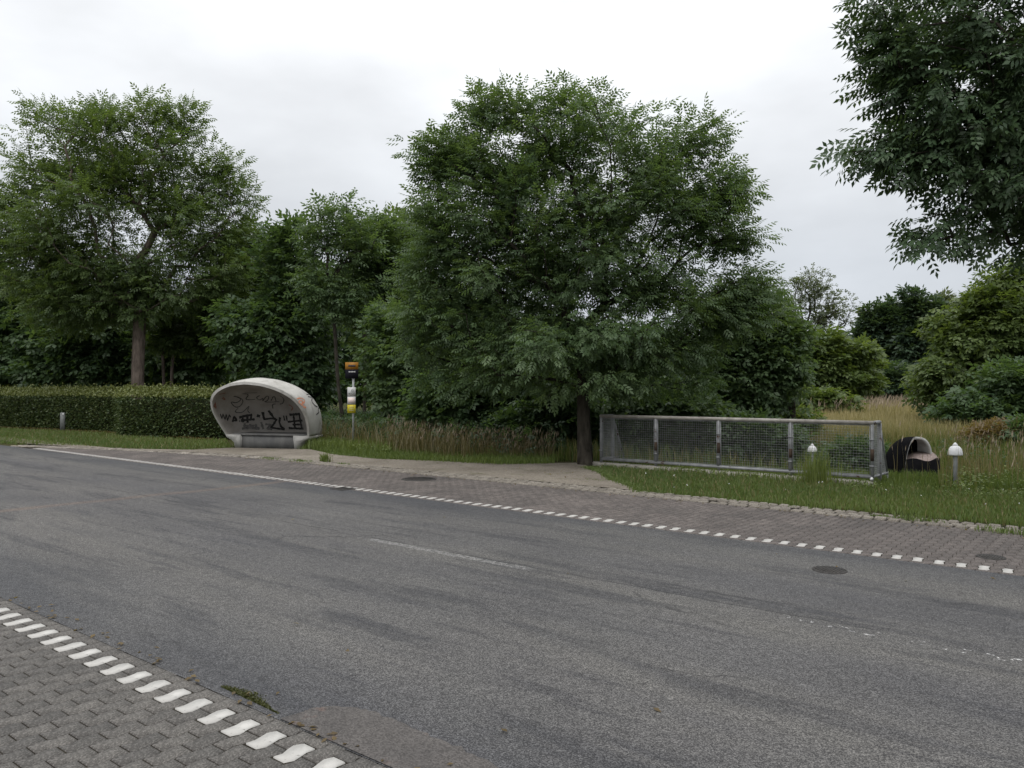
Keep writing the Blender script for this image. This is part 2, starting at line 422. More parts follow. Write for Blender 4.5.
# --- stones: wavy interlocking pavers
def wave(t, e):                             # angular zigzag
    t %= 1.0
    return e*(4*t if t < .25 else 2-4*t if t < .75 else 4*t-4)
def paver_mesh(name, L, wd, e, phase, cham=0.0, gap=.0014, h=.05, mat=None, bev=.0028, ragged=0.0):
    ts = np.linspace(0, 1, 5)
    def ring(g, z, rg):
        a = [(-wd/2+g+(cham if t in (0, 1) else 0)+wave(t+phase, e)+R.normal(0, rg), (t-.5)*(L-2*g-.003), z) for t in ts]
        b = [(wd/2-g-(cham if t in (0, 1) else 0)+wave(t+phase, e)+R.normal(0, rg), (t-.5)*(L-2*g-.003), z) for t in ts[::-1]]
        return a+b
    r1 = ring(gap, -.012, 0); r2 = ring(gap+bev, 0, ragged); n = len(r1)
    Fs = [list(range(n, 2*n))[::-1]]
    for k in (0,):
        Fs += [(k+i, k+n+i, k+n+(i+1) % n, k+(i+1) % n) for i in range(n)]
    me = mesh(name, r1+r2, Fs)
    if mat: me.materials.append(mat)
    return me
def in_view(x, y, z=0.0, pad=12):
    xc, yc = x*CY+y*SY, -x*SY+y*CY
    if yc < .5: return False, 0
    px, py = 512+xc/yc*F, HZ+(CH-z)/yc*F
    return (-pad < px < 1024+pad and -pad < py < 768+pad), yc
def join_meshes(name, items, mat, parent):
    """many placed copies of small meshes as one mesh"""
    Vs, Ls, Ss, off = [], [], [], 0
    cache = {}
    for me, x, y, z, rz in items:
        if me.name not in cache:
            v = np.empty(len(me.vertices)*3, np.float32); me.vertices.foreach_get('co', v)
            l = np.empty(len(me.loops), np.int32); me.loops.foreach_get('vertex_index', l)
            s = np.empty(len(me.polygons), np.int32); me.polygons.foreach_get('loop_total', s)
            cache[me.name] = (v.reshape(-1, 3), l, s)
        v, l, s = cache[me.name]
        c, q = math.cos(rz), math.sin(rz)
        Vs.append(np.stack([v[:, 0]*c-v[:, 1]*q+x, v[:, 0]*q+v[:, 1]*c+y, v[:, 2]+z], 1)); Ls.append(l+off); Ss.append(s); off += len(v)
    V = np.concatenate(Vs); L = np.concatenate(Ls); S = np.concatenate(Ss)
    me = bpy.data.meshes.new(name)
    me.vertices.add(len(V)); me.vertices.foreach_set('co', V.astype(np.float32).ravel())
    me.loops.add(len(L)); me.loops.foreach_set('vertex_index', L)
    me.polygons.add(len(S)); st = np.zeros(len(S), np.int32); st[1:] = np.cumsum(S)[:-1]
    me.polygons.foreach_set('loop_start', st)
    try: me.polygons.foreach_set('loop_total', S)
    except Exception: pass
    me.update(calc_edges=True)
    return tag(link(name, me, mat, parent), kind='stuff')
def lay(parent, name, items, white, mat, wmat, limit=300):
    """the stones that show largest become parts, the rest one joined part"""
    def place(me, nm, m, x, y, z, rz):
        o = bpy.data.objects.new(nm, me); COL.objects.link(o); o.parent = parent
        o.location = (x, y, z); o.rotation_euler = (R.normal(0, .003), R.normal(0, .003), rz)
    for nm, its in ((name, items), ('white_'+name, white)):
        if not its: continue
        vis = sorted([(in_view(i[1], i[2])[1], k) for k, i in enumerate(its) if in_view(i[1], i[2])[0]])
        pick = {k for _, k in vis[:limit]}
        for k in pick: place(its[k][0], nm, None, *its[k][1:])
        rest = [i for k, i in enumerate(its) if k not in pick]
        if rest: join_meshes(nm, rest, wmat if nm != name else mat, parent)

def pavement(name, x0, x1, y0, y1, L, wd, e, white_y, mat, yclip=None, label=None):
    bed = flat(name, [(x0, y0), (x1, y0), (x1, y1), (x0, y1)] if yclip is None else yclip, -.006, M['bed'])
    gy, gw = [], []
    even = [paver_mesh('paver', L, wd, e, 0, mat=mat, ragged=.0016) for _ in range(5)]
    odd = [paver_mesh('paver', L, wd, e, .5, mat=mat, ragged=.0016) for _ in range(5)]
    whites = [paver_mesh('white_paver', L, wd, e, 0, cham=.006, gap=.006, mat=M['white_paver'], ragged=.003) for _ in range(9)]
    n0 = int(math.floor((y0-white_y)/L)); n1 = int(math.ceil((y1-white_y)/L))
    half = {}
    for i in range(int((x1-x0)/wd)):
        x = x0+(i+.5)*wd; par = (i % 2)
        for j in range(n0-1, n1+2):
            y = white_y+(j+.5*par)*L
            lo, hi = y-L/2, y+L/2
            top = y1 if yclip is None else min(y1, sett_y(x)-.02)
            if lo > top-.05: continue
            if lo < y0-.03 or hi > top-.05:
                a, b = max(lo, y0), top if hi > top-.05 else hi
                if b-a > .03:
                    key = (par, round((a-lo)/L, 1), round((b-a), 2))
                    if key not in half:
                        half[key] = paver_mesh('paver', b-a, wd, e*.5, .5*par, mat=mat)
                    gy.append((half[key], x, (a+b)/2, max(-.003, R.normal(-.001, .001)), 0.0))
                continue
            it = (x, y, R.normal(-.001, .0007), R.normal(0, .006))
            if j == 0 and par == 0: gw.append((whites[R.integers(9)], *it[:2], it[2]+.002, it[3]))
            else: gy.append(((odd if par else even)[R.integers(5)], *it))
    lay(bed, 'paver', gy, gw, mat, M['white_paver'])
    return bed
pavement('near_pavement', -11, 1, -.4, NE+.003, .184, .1075, .0115, 2.174, M['paver']).rotation_euler = (0, 0, ASK)
flat('near_verge', [(-300, -9), (100, -9), (100, -.3), (-300, -.3)], -.02, M['footpath'])
# far bus lay-by: between the asphalt and the setts
yc_poly = [(-25.5, FE+.004), (10, FE+.004), (10, 10.62)]+[(x, y) for x, y in SETT[::-1] if -25.5 <= x <= 8]
pavement('bus_lay_by', -24.5, 10, FE+.004, 10.6, .187, .0935, .011, 8.385, M['paver_far'], yc_poly)

# granite setts along the back of the lay-by
def sett_mesh():
    V = []; 
    for d, q in ((-.08, 0), (-.011, .001), (0, .015)):
        for a, b in ((-1, -1), (1, -1), (1, 1), (-1, 1)):
            V.append((a*(.062-q)+R.normal(0, .006), b*(.063-q)+R.normal(0, .005), d+R.normal(0, .002)))
    Fs = [(8, 9, 10, 11)]
    for k in (0, 4): Fs += [(k+i, k+(i+1) % 4, k+4+(i+1) % 4, k+4+i) for i in range(4)]
    me = mesh('sett', V, Fs); me.materials.append(M['sett']); return me
SM = [sett_mesh() for _ in range(14)]
kb = flat('sett_border', [(x, y) for x, y in SETT[1:]][:-1]+[(12, 10.62), (12, 11.16)]+[(x, y+.54) for x, y in SETT[1:-1]][::-1], -.010, M['bed'])
its = []
x = -26.0
while x < 12:
    yb = float(sett_y(x)); sl = float(sett_y(x+.1)-sett_y(x))/.1; a = math.atan(sl)
    for r in range(3):
        if R.random() < .02: continue
        its.append((SM[R.integers(14)], x+.075*(r % 2)+R.normal(0, .007), yb+.085+r*.162+R.normal(0, .007), (.012+R.normal(0, .004)), a+R.normal(0, .07)))
    x += .152*math.cos(a)
lay(kb, 'sett', its, [], M['sett'], None)

# asphalt repair beside the near pavers
def rough_line(pts, amp):
    o = []
    for a, b in zip(pts[:-1], pts[1:]):
        for t in np.linspace(0, 1, 7)[:-1]: o.append((a[0]+(b[0]-a[0])*t+R.normal(0, amp), a[1]+(b[1]-a[1])*t+R.normal(0, amp)))
    return o+[tuple(pts[-1][:2])]
flat('asphalt_patch', rough_line([p[:2] for p in (G(300, 713), G(312, 708), G(333, 705.5), G(356, 707), G(378, 713), G(400, 721), G(440, 739), G(480, 757), G(520, 778), G(640, 860))], .007)+
     [(1.5, NE+.006+1.5*ASK), (-3.4, NE+.006-3.4*ASK)], .005, M['patch'])

# ------------------------------------------------------------------ iron covers
def cover(name, px, py, r, label, cat, square=False):
    p = G(px, py); e = empty(name, (p[0], p[1], .004), label=label, cat=cat)
    b = MB(); b.lathe([(r*1.12, -.03), (r*1.12, .003), (r*1.02, .005), (r*1.02, -.01)], n=28) if not square else None
    if square:
        for sx in (-1, 1): b.box((sx*r*.94, 0, -.01), (r*.18, r*2, .036)); b.box((0, sx*r*.92, -.011), (r*1.7, r*.16, .034))
    b.build('frame', M['iron'], e)
    g = MB()
    if square:
        for k in range(6): g.box(((k-2.5)*r*.3, 0, -.012), (r*.12, r*1.7, .026))
        g.build('grate', M['iron'], e)
    else:
        g.lathe([(r, -.03), (r, .002), (r*.97, .004)], n=28)
        for a in np.arange(-.8, .81, .2):
            w_ = math.sqrt(max(.05, .9-a*a)); g.box((a*r, 0, .006), (r*.07, 2*r*w_*.9, .005))
        g.build('lid', M['iron'], e)
cover('manhole_cover', 419, 479, .29, 'large round iron manhole cover in the reddish paving of the lay-by', 'manhole cover')
cover('valve_cover', 829, 570, .135, 'small round iron cover in the asphalt below the white stones on the right', 'valve cover')
cover('drain_grate', 343, 489, .15, 'square iron gully grate in the gutter beside the white stones', 'drain', True)
cover('inspection_cover', 990, 557, .115, 'dark round inspection cover in the paving near the right edge', 'inspection cover')

# ------------------------------------------------------------------ blades and leaves
def blades(P, H, wd, lean, tint, spread=.35):
    """bent grass blades: quad + tip"""
    n = len(P); a = R.uniform(0, 2*math.pi, n)
    side = np.stack([np.cos(a), np.sin(a), np.zeros(n)], 1)*(np.asarray(wd)*np.ones(n))[:, None]/2
    b = a+R.uniform(-1.9, 1.9, n)
    ln = np.stack([np.cos(b), np.sin(b), np.zeros(n)], 1)*(R.uniform(.2, 1, n)*spread)[:, None]+np.asarray(lean)[None]
    H = np.asarray(H)*np.ones(n); Hc = H[:, None]
    m = P+ln*Hc*.35+np.array([0, 0, 1])*Hc*.58
    t = P+ln*Hc*1.0+np.array([0, 0, 1])*Hc*(.98-.25*np.linalg.norm(ln, axis=1, keepdims=True))
    V = np.stack([P-side, P+side, m+side*.75, m-side*.75, t], 1).reshape(-1, 3)
    i = np.arange(n)[:, None]*5
    return V, i+np.array([[0, 1, 2, 3]]), i+np.array([[3, 2, 4]]), np.repeat(tint, 5), t
def grass(name, P, H, wd, mat, tint=None, lean=(0, 0, 0), spread=.35, kind='stuff', parent=None, **kw):
    n = len(P)
    tint = R.random(n) if tint is None else np.clip(tint, 0, 1)
    V, q, t, a, tips = blades(P, H, wd, lean, tint, spread)
    o = link(name, mesh(name, V, quads=q, tris=t, attrs={'tint': a}), mat, parent)
    tag(o, kind=kind, **kw); return o, tips
def poly_points(poly, n):
    poly = np.array([tuple(p[:2]) for p in poly]); lo, hi = poly.min(0), poly.max(0); outp = []
    tot = 0
    while tot < n:
        p = R.uniform(lo, hi, (n*2, 2)); c = np.zeros(len(p), bool); j = len(poly)-1
        for i in range(len(poly)):
            xi, yi = poly[i]; xj, yj = poly[j]
            if yi != yj: c ^= ((yi > p[:, 1]) != (yj > p[:, 1])) & (p[:, 0] < (xj-xi)*(p[:, 1]-yi)/(yj-yi)+xi)
            j = i
        p = p[c]; outp.append(p); tot += len(p)
    p = np.concatenate(outp)[:n]
    p = p+R.normal(0, .05, p.shape)*(R.random((n, 1)) < .6)+.05*np.stack([fbm(p[:, 0]*3, p[:, 1]*3, 41), fbm(p[:, 0]*3, p[:, 1]*3, 42)], 1)
    return np.concatenate([p, ground_z(p[:, 0], p[:, 1])[:, None]], 1)

def leafset(kind):
    """leaflets of one leaf, as quads in (along, side, up) of unit length"""
    L = []
    def lf(a, b, dx, dy, ln, wd, dr):
        p = np.array([a, b, 0]); d = np.array([dx, dy, -dr]); d /= np.linalg.norm(d); s = np.array([-dy, dx, 0]); s = s/np.linalg.norm(s)
        up = np.array([0, 0, wd*.25])
        L.append([p, p+d*ln*.45+s*wd+up, p+d*ln, p+d*ln*.45-s*wd+up])
    if kind == 'ash':
        for a, ln in ((.25, .36), (.52, .42), (.80, .38)):
            for sg in (1, -1): lf(a, 0, .6, .8*sg, ln, .085, .35)
        lf(.94, 0, 1, 0, .42, .09, .3)
    elif kind == 'mid':
        for a, ln in ((.3, .42), (.65, .42)):
            for sg in (1, -1): lf(a, 0, .55, .85*sg, ln, .10, .3)
        lf(.85, 0, 1, 0, .42, .10, .25)
    elif kind == 'far':
        for sg in (1, -1): lf(.2, 0, .6, .8*sg, .65, .19, .25)
        lf(.5, 0, 1, 0, .6, .18, .2)
    elif kind == 'one':
        lf(0, 0, 1, 0, 1, .27, .15)
    elif kind == 'plume':
        lf(0, 0, 1, 0, 1, .055, .0)
    return np.array(L)
LS = {k: leafset(k) for k in ('ash', 'mid', 'far', 'one', 'plume')}
def leaf_cloud(name, C, Dr, L, kind, tint, mat, parent=None, up=.9, droop=.35):
    stiff = kind == 'plume'
    n = len(C); T = LS[kind]
    d = norm(Dr*np.array([1, 1, .85])+R.normal(0, .45, (n, 3))*np.array([1, 1, .6])+np.array([0, 0, -droop]))
    if stiff: d = norm(Dr*np.array([.8, .8, 1])+R.normal(0, .16, (n, 3)))
    u = np.array([0, 0, up])+R.normal(0, .45, (n, 3)); s = norm(np.cross(u, d)); u = np.cross(d, s)
    L = (np.asarray(L)*np.ones(n))[:, None, None, None]*R.uniform(.7, 1.2, n)[:, None, None, None]
    V = C[:, None, None]+L*(T[None, :, :, 0:1]*d[:, None, None]+T[None, :, :, 1:2]*s[:, None, None]+T[None, :, :, 2:3]*u[:, None, None])
    k = T.shape[0]; V = V.reshape(-1, 3)
    q = np.arange(len(V)).reshape(-1, 4)
    return link(name, mesh(name, V, quads=q, attrs={'tint': np.repeat(np.clip(tint, 0, 1), k*4)}), mat, parent)

def skeleton(base, top, A, seg=.5, bias=.45, sag=.12):
    """grow a tree: trunk from base to top, then every attractor joined to the cheapest node"""
    base, top = np.asarray(base, float), np.asarray(top, float)
    n = max(4, int(np.linalg.norm(top-base)/seg))
    cap = 60000; P = np.zeros((cap, 3)); PL = np.zeros(cap); par = np.full(cap, -1); cnt = 0
    wob = R.normal(0, .05, 3)
    for i in range(n+1):
        t = i/n; P[cnt] = base+(top-base)*t+np.array([wob[0]*math.sin(5*t), wob[1]*math.sin(4*t), 0])*min(1, 3*t)
        PL[cnt] = t*np.linalg.norm(top-base)*.6; par[cnt] = cnt-1; cnt += 1
    lowest = int(n*.45)
    tips = []
    for a in A[np.argsort(np.linalg.norm(A-top, axis=1))]:
        v = a-P[lowest:cnt]; dd = np.linalg.norm(v, axis=1)
        down = np.clip(-v[:, 2]/(dd+1e-6), 0, 1)
        c = dd*(1+.55*down)+bias*PL[lowest:cnt]
        k = int(np.argmin(c))+lowest; d = np.linalg.norm(a-P[k]); m = max(1, int(d/seg)); last = k; p0 = P[k].copy()
        jit = R.normal(0, .06*d, 3)
        for i in range(1, m+1):
            t = i/m
            q = p0+(a-p0)*t+np.array([0, 0, sag*d])*math.sin(math.pi*t)+jit*math.sin(math.pi*t)
            if cnt >= cap: break
            P[cnt] = q; PL[cnt] = PL[last]+d/m; par[cnt] = last; last = cnt; cnt += 1
        tips.append(last)
    return P[:cnt], par[:cnt], np.array(tips), n
def limb_mesh(name, P, par, tips, r_tip, r_base, n_trunk, expo=.5, flare=1.35):
    cnt = len(P); load = np.zeros(cnt); load[tips] += 1
    for i in range(cnt-1, 0, -1): load[par[i]] += load[i]
    load = np.maximum(load, 1)
    r = r_tip*load**expo; sc = r_base/r[0]
    r = np.where(r > r_tip*3, r*(1+(sc-1)*np.clip((r-r_tip*3)/(r[0]-r_tip*3+1e-6), 0, 1)), r)
    for i in range(min(4, n_trunk)): r[i] *= 1+(flare-1)*(1-i/4)**2
    idx = np.arange(1, cnt); pa = par[1:]
    V, Q = [], []
    off = 0
    for sel, ns_ in ((r[1:] >= .035, 7), (r[1:] < .035, 3)):
        I = idx[sel]; J = pa[sel]
        if not len(I): continue
        d = norm(P[I]-P[J]); ref = np.where(np.abs(d[:, 2:3]) < .9, np.array([[0, 0, 1.]]), np.array([[1., 0, 0]]))
        a = norm(np.cross(d, ref)); b = np.cross(d, a)
        th = np.linspace(0, 2*math.pi, ns_, endpoint=False)
        ring = np.cos(th)[None, :, None]*a[:, None]+np.sin(th)[None, :, None]*b[:, None]
        r1 = np.minimum(r[J], r[I]*1.25)
        lo = P[J][:, None]-d[:, None]*(r1*.25)[:, None, None]+ring*r1[:, None, None]; hi = P[I][:, None]+ring*r[I][:, None, None]
        V.append(np.concatenate([lo, hi], 1).reshape(-1, 3))
        j = np.arange(ns_); f = np.stack([j, (j+1) % ns_, ns_+(j+1) % ns_, ns_+j], 1)
        Q.append((np.arange(len(I))[:, None, None]*2*ns_+f[None]).reshape(-1, 4)+off); off += len(I)*2*ns_
    return mesh(name, np.concatenate(V), quads=np.concatenate(Q), smooth=True)

def tree(name, label, cat, base, yc, blobs, n_att, n_leaf, leaf_len, kind, mat, r_base, fork=None, deep=1.0, bark='bark',
         group=None, spread=.45, r_tip=.008, shell=.45, droop=.35, top=None, cull=0.0, sag=.12, expo=.5, leaf_from=0.0):
    """blobs: (px, py, rx, ry [, depth shift]) lumps of the crown at distance yc, turned into real ellipsoids"""
    bx, by = base[0], base[1]; bz = float(ground_z(np.array(bx), np.array(by)))-.04
    root = empty(name, (bx, by, bz), label=label, cat=cat, group=group)
    org = np.array([bx, by, bz])
    s = yc/F; vol = np.array([(b[2]*b[3])**.95 for b in blobs]); A = []
    right, fwd = np.array([CY, SY, 0]), np.array([-SY, CY, 0])
    for i in R.choice(len(blobs), n_att*2, p=vol/vol.sum()):
        b = blobs[i]; c = D(b[0], b[1], yc+(b[4] if len(b) > 4 else 0))
        d = norm(R.normal(0, 1, 3)); rr = R.random()**shell
        A.append(c+rr*s*(b[2]*d[0]*right+min(b[2], b[3]*1.3)*deep*d[1]*fwd+b[3]*d[2]*np.array([0, 0, 1])))
    A = np.array(A)
    # thin out evenly, so that clumps and gaps stay
    keep = []; md = cull or .55*np.sqrt(np.sum([(b[2]*b[3])**1.25 for b in blobs])**.8)*s/np.sqrt(n_att)*.55
    for a in A:
        if len(keep) >= n_att: break
        if a[2] < bz+.35: continue
        if not keep or np.min(np.linalg.norm(np.array(keep)-a, axis=1)) > md: keep.append(a)
    A = np.array(keep)
    tp = np.asarray(top) if top is not None else D(fork[0], fork[1], yc)
    P, par, tips, nt_ = skeleton(org, tp, A, seg=.045*yc*.5 if yc < 25 else .6, sag=sag)
    me = limb_mesh('trunk', P-org, par, tips, r_tip, r_base, nt_, expo)
    link('trunk', me, M[bark], root)
    # leaves: sprays round the tips and along the last stretch of each twig
    cl = R.normal(0, 1, len(tips)); per = np.maximum(1, R.poisson(n_leaf/len(tips)*np.exp(.35*R.normal(0, 1, len(tips)))))
    own = np.repeat(np.arange(len(tips)), per); tp_i = tips[own]; n = len(own)
    back = R.random(n)
    p1 = P[tp_i]; p0 = P[par[tp_i]]
    tw = norm(p1-p0)
    c = p1-(p1-p0)*(back**1.5)[:, None]*.8
    off = norm(R.normal(0, 1, (n, 3)))*(R.random((n, 1))**.5)*np.array([1, 1, .62])*spread*.98
    c = c+off-org
    cen = A.mean(0)-org
    dr = norm(off)*.7+tw*.6+norm(c-cen)*.4
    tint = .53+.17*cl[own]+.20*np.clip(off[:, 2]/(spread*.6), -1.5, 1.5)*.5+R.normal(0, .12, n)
    leaf_cloud('crown', c, dr, leaf_len, kind, tint, mat, root, droop=droop)
    return root

# ------------------------------------------------------------------ the three large trees
gx = lambda px, py: G(px, py)[:2]
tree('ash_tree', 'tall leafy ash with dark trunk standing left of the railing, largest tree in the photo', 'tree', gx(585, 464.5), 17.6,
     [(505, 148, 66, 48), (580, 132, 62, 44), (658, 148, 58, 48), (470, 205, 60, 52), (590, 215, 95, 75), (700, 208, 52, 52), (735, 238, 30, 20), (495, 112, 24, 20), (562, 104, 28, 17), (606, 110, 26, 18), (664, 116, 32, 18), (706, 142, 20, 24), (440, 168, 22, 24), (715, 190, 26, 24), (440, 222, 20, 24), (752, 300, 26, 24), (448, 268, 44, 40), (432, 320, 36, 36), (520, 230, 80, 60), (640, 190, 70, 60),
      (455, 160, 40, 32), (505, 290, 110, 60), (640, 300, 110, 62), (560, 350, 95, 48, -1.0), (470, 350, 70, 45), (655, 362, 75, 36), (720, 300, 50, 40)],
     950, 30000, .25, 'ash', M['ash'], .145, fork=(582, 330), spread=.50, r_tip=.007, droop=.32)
tree('ash_tree', 'broad ash with bare pinkish trunk rising behind the clipped hedge on the left', 'tree', W((139-512)/F*33, 33)[:2], 33,
     [(60, 165, 44, 50), (120, 155, 52, 50), (176, 168, 42, 52), (100, 228, 92, 66), (205, 215, 52, 44), (28, 245, 45, 58), (130, 285, 105, 34), (218, 262, 44, 40), (42, 118, 18, 16), (96, 114, 22, 14), (150, 114, 22, 16), (184, 122, 12, 16), (214, 168, 20, 20), (236, 194, 16, 16), (6, 205, 16, 20), (60, 300, 60, 28)],
     620, 21000, .38, 'ash', M['ash_left'], .26, fork=(139, 318), spread=.85, droop=.25, bark='bark_light', r_tip=.011)
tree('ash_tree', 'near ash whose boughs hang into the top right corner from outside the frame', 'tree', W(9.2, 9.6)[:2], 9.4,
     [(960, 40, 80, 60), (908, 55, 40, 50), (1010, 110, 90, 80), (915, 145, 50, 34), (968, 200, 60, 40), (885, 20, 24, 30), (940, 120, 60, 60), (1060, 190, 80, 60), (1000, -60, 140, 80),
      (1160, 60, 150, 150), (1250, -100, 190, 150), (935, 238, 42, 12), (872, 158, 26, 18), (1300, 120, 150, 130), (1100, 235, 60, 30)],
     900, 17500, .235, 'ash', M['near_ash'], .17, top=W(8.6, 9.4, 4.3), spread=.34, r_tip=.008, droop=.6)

# ------------------------------------------------------------------ smaller trees and the wood
def small(label, px, yc, blobs, n_att=170, n_leaf=3600, leaf=.6, mat='dark_leaf', r=.12, kind='far', name='tree', cat='tree', fork=None, spread=None, **kw):
    if kind == 'far': n_leaf, leaf = int(n_leaf*1.55), leaf*.68
    f = fork or (px, min(b[1]+b[3]*.4 for b in blobs))
    return tree(name, label, cat, W((px-512)/F*yc, yc)[:2], yc, blobs, n_att, n_leaf, leaf, kind, M[mat], r, fork=f, deep=kw.pop('deep', .8), spread=spread or min(.018*yc+.2, .75), **kw)
small('slim tree with a bowed bare trunk and thin crown behind the bus stop pole', 345, 26.5,
      [(338, 214, 24, 20), (318, 240, 18, 26), (350, 245, 28, 26), (318, 285, 22, 22), (345, 300, 30, 20)], 200, 2600, .34, 'ash', .06, 'mid', 'slim_tree', 'tree', fork=(330, 280), spread=.42)
small('slender young tree with pale straight stem directly above the bus stop flag', 364, 28,
      [(372, 235, 26, 26), (390, 250, 24, 26), (366, 275, 28, 28)], 170, 2600, .34, 'ash', .055, 'mid', 'slim_tree', 'tree', fork=(364, 285), spread=.42)
for k, (lab, px, yc, bl, na, nl, lf, mt) in enumerate([
    ('round leafy tree right of the broad ash, above the hedge end', 240, 36, [(248, 262, 36, 42), (226, 318, 46, 42), (262, 335, 40, 40)], 220, 4200, .62, 'ash_left'),
    ('bushy tree behind the concrete shelter roof', 285, 31, [(284, 262, 30, 40), (262, 335, 46, 44), (300, 330, 34, 48), (292, 385, 44, 40)], 240, 5200, .55, 'dark_leaf'),
    ('leafy tree right of the two slim trees with a pointed top', 398, 30, [(402, 250, 34, 36), (392, 310, 44, 50), (418, 340, 42, 54)], 240, 5200, .52, 'ash_left'),
    ('low spreading bush tree between the bus stop and the largest tree', 410, 25, [(402, 365, 40, 38), (432, 395, 50, 34), (400, 330, 30, 24)], 200, 4600, .42, 'ash'),
    ('dark bush behind the dry grass clump left of the largest tree', 480, 22, [(475, 395, 60, 34), (510, 415, 50, 28), (450, 420, 44, 24)], 220, 5200, .40, 'dark_leaf'),
    ('dark bush close behind the trunk of the largest tree', 560, 21, [(555, 405, 50, 34), (535, 430, 40, 24), (610, 425, 40, 26)], 200, 4600, .38, 'dark_leaf'),
    ('wide shrub seen through the left half of the railing mesh', 670, 20.5, [(660, 408, 50, 24), (700, 420, 46, 22), (640, 438, 40, 20)], 170, 3600, .36, 'ash'),
    ('drooping bushy tree with short trunk behind the middle of the railing', 790, 22, [(745, 325, 42, 38), (765, 365, 40, 38), (715, 370, 44, 36), (735, 395, 46, 24), (783, 350, 22, 36)], 330, 7800, .36, 'ash'),
    ('dark tree behind the left end of the hedge', 30, 42, [(30, 322, 58, 44), (-20, 300, 50, 60), (20, 365, 50, 26)], 220, 4600, .75, 'dark_leaf'),
    ('layered dark tree behind the hedge left of the broad ash trunk', 95, 40, [(85, 335, 52, 36), (110, 362, 46, 24), (60, 365, 40, 20)], 220, 4400, .68, 'dark_leaf'),
    ('dark tree behind the hedge right of the broad ash trunk', 190, 40, [(182, 332, 46, 34), (200, 362, 42, 26), (160, 365, 36, 20)], 220, 4400, .66, 'dark_leaf'),
    ]):
    small(lab, px, yc, bl, na, nl, lf, mt, group='trees and bushes at the edge of the wood')
for px, lab in ((162.5, 'thin pale sapling stem just right of the broad ash trunk'), (174, 'thin pale sapling stem farther right, nearer the shelter')):
    small(lab, px, 35.5, [(px, 322, 14, 14), (px+6, 338, 16, 12)], 30, 360, .5, 'ash_left', .075, 'far', 'sapling', 'sapling', fork=(px, 330), bark='bark_light', group='saplings behind the hedge')

# right-hand side, beyond the railing
small('airy bare-branched tree standing against the sky right of the largest tree', 806, 62,
      [(800, 302, 34, 26), (832, 305, 26, 22), (784, 315, 18, 20), (812, 284, 24, 16), (815, 330, 36, 18)], 270, 2100, .46, 'grey_leaf', .15, 'far', 'airy_tree', 'tree', fork=(806, 372), spread=.62, r_tip=.017, sag=.05, expo=.46)
for lab, px, yc, bl, na, nl, lf, mt, r in [
    ('yellowish bush under the airy bare-branched tree', 830, 52, [(806, 348, 16, 12), (836, 344, 12, 12), (860, 354, 12, 10), (820, 366, 30, 16), (850, 378, 26, 14), (796, 372, 20, 16)], 150, 3400, .85, 'yellow_leaf', .16),
    ('low yellow-green bush at the left end of the dry meadow', 818, 40, [(805, 398, 24, 10), (828, 404, 26, 9), (786, 405, 22, 10)], 110, 2400, .55, 'yellow_leaf', .08),
    ('bright small tree in front of the dark far trees', 855, 58, [(862, 370, 20, 20), (850, 388, 24, 14)], 90, 2200, .85, 'yellow_leaf', .14),
    ('tall dark poplar-like tree at the back of the dry meadow, left one', 884, 80, [(886, 314, 10, 22), (884, 335, 18, 28), (868, 330, 10, 24), (880, 362, 26, 30)], 150, 3400, 1.15, 'fir_leaf', .3),
    ('tallest dark tree at the back of the dry meadow', 915, 78, [(912, 306, 9, 20), (925, 316, 10, 24), (914, 335, 20, 26), (916, 362, 28, 30)], 170, 3800, 1.15, 'fir_leaf', .3),
    ('dark tree with wispy top behind the rounded green tree', 943, 82, [(942, 308, 8, 18), (944, 335, 14, 26), (950, 358, 26, 34), (966, 328, 13, 26)], 150, 3400, 1.15, 'grey_leaf', .3),
    ('blue-green bush at the far edge of the dry meadow', 890, 64, [(892, 380, 20, 18), (905, 388, 22, 14), (876, 388, 20, 14)], 110, 2600, .9, 'fir_leaf', .2),
    ('rounded bright green tree rising behind the lamp, right of the meadow', 985, 31, [(975, 345, 42, 42), (1008, 314, 44, 46), (985, 305, 20, 18), (1030, 285, 30, 24), (950, 385, 34, 32), (1000, 395, 60, 30), (1060, 340, 60, 60)], 430, 10500, .50, 'yellow_leaf', .2),
    ('dark green tree low at the right edge behind the rust coloured bush', 1030, 27, [(1020, 395, 40, 34), (1050, 420, 40, 34), (985, 412, 42, 22)], 220, 5000, .46, 'dark_leaf', .14),
    ('low dark shrub on the bank seen through the third railing panel', 752, 19.5, [(748, 436, 30, 16), (775, 444, 24, 14)], 100, 2200, .32, 'dark_leaf', .04),
    ('low dark shrub on the bank seen through the last railing panel', 846, 18.8, [(846, 459, 22, 10), (864, 457, 14, 10)], 90, 1900, .30, 'dark_leaf', .04),
    ('olive shrub behind the railing, left of the small white lamp', 800, 24, [(795, 425, 18, 8), (778, 422, 18, 10)], 70, 1300, .34, 'yellow_leaf', .04),
    ('rust coloured dry bush behind the white lamp', 988, 21.5, [(975, 450, 24, 15), (1003, 446, 28, 18)], 120, 2600, .2, 'rust_leaf', .05),
    ('dark shrub at the right edge beside the rust coloured bush', 1026, 21, [(1024, 448, 20, 20), (1046, 440, 24, 26)], 110, 2400, .34, 'dark_leaf', .05),
    ]:
    small(lab, px, yc, bl, na, nl, lf, mt, r, group='trees and bushes around the meadow')

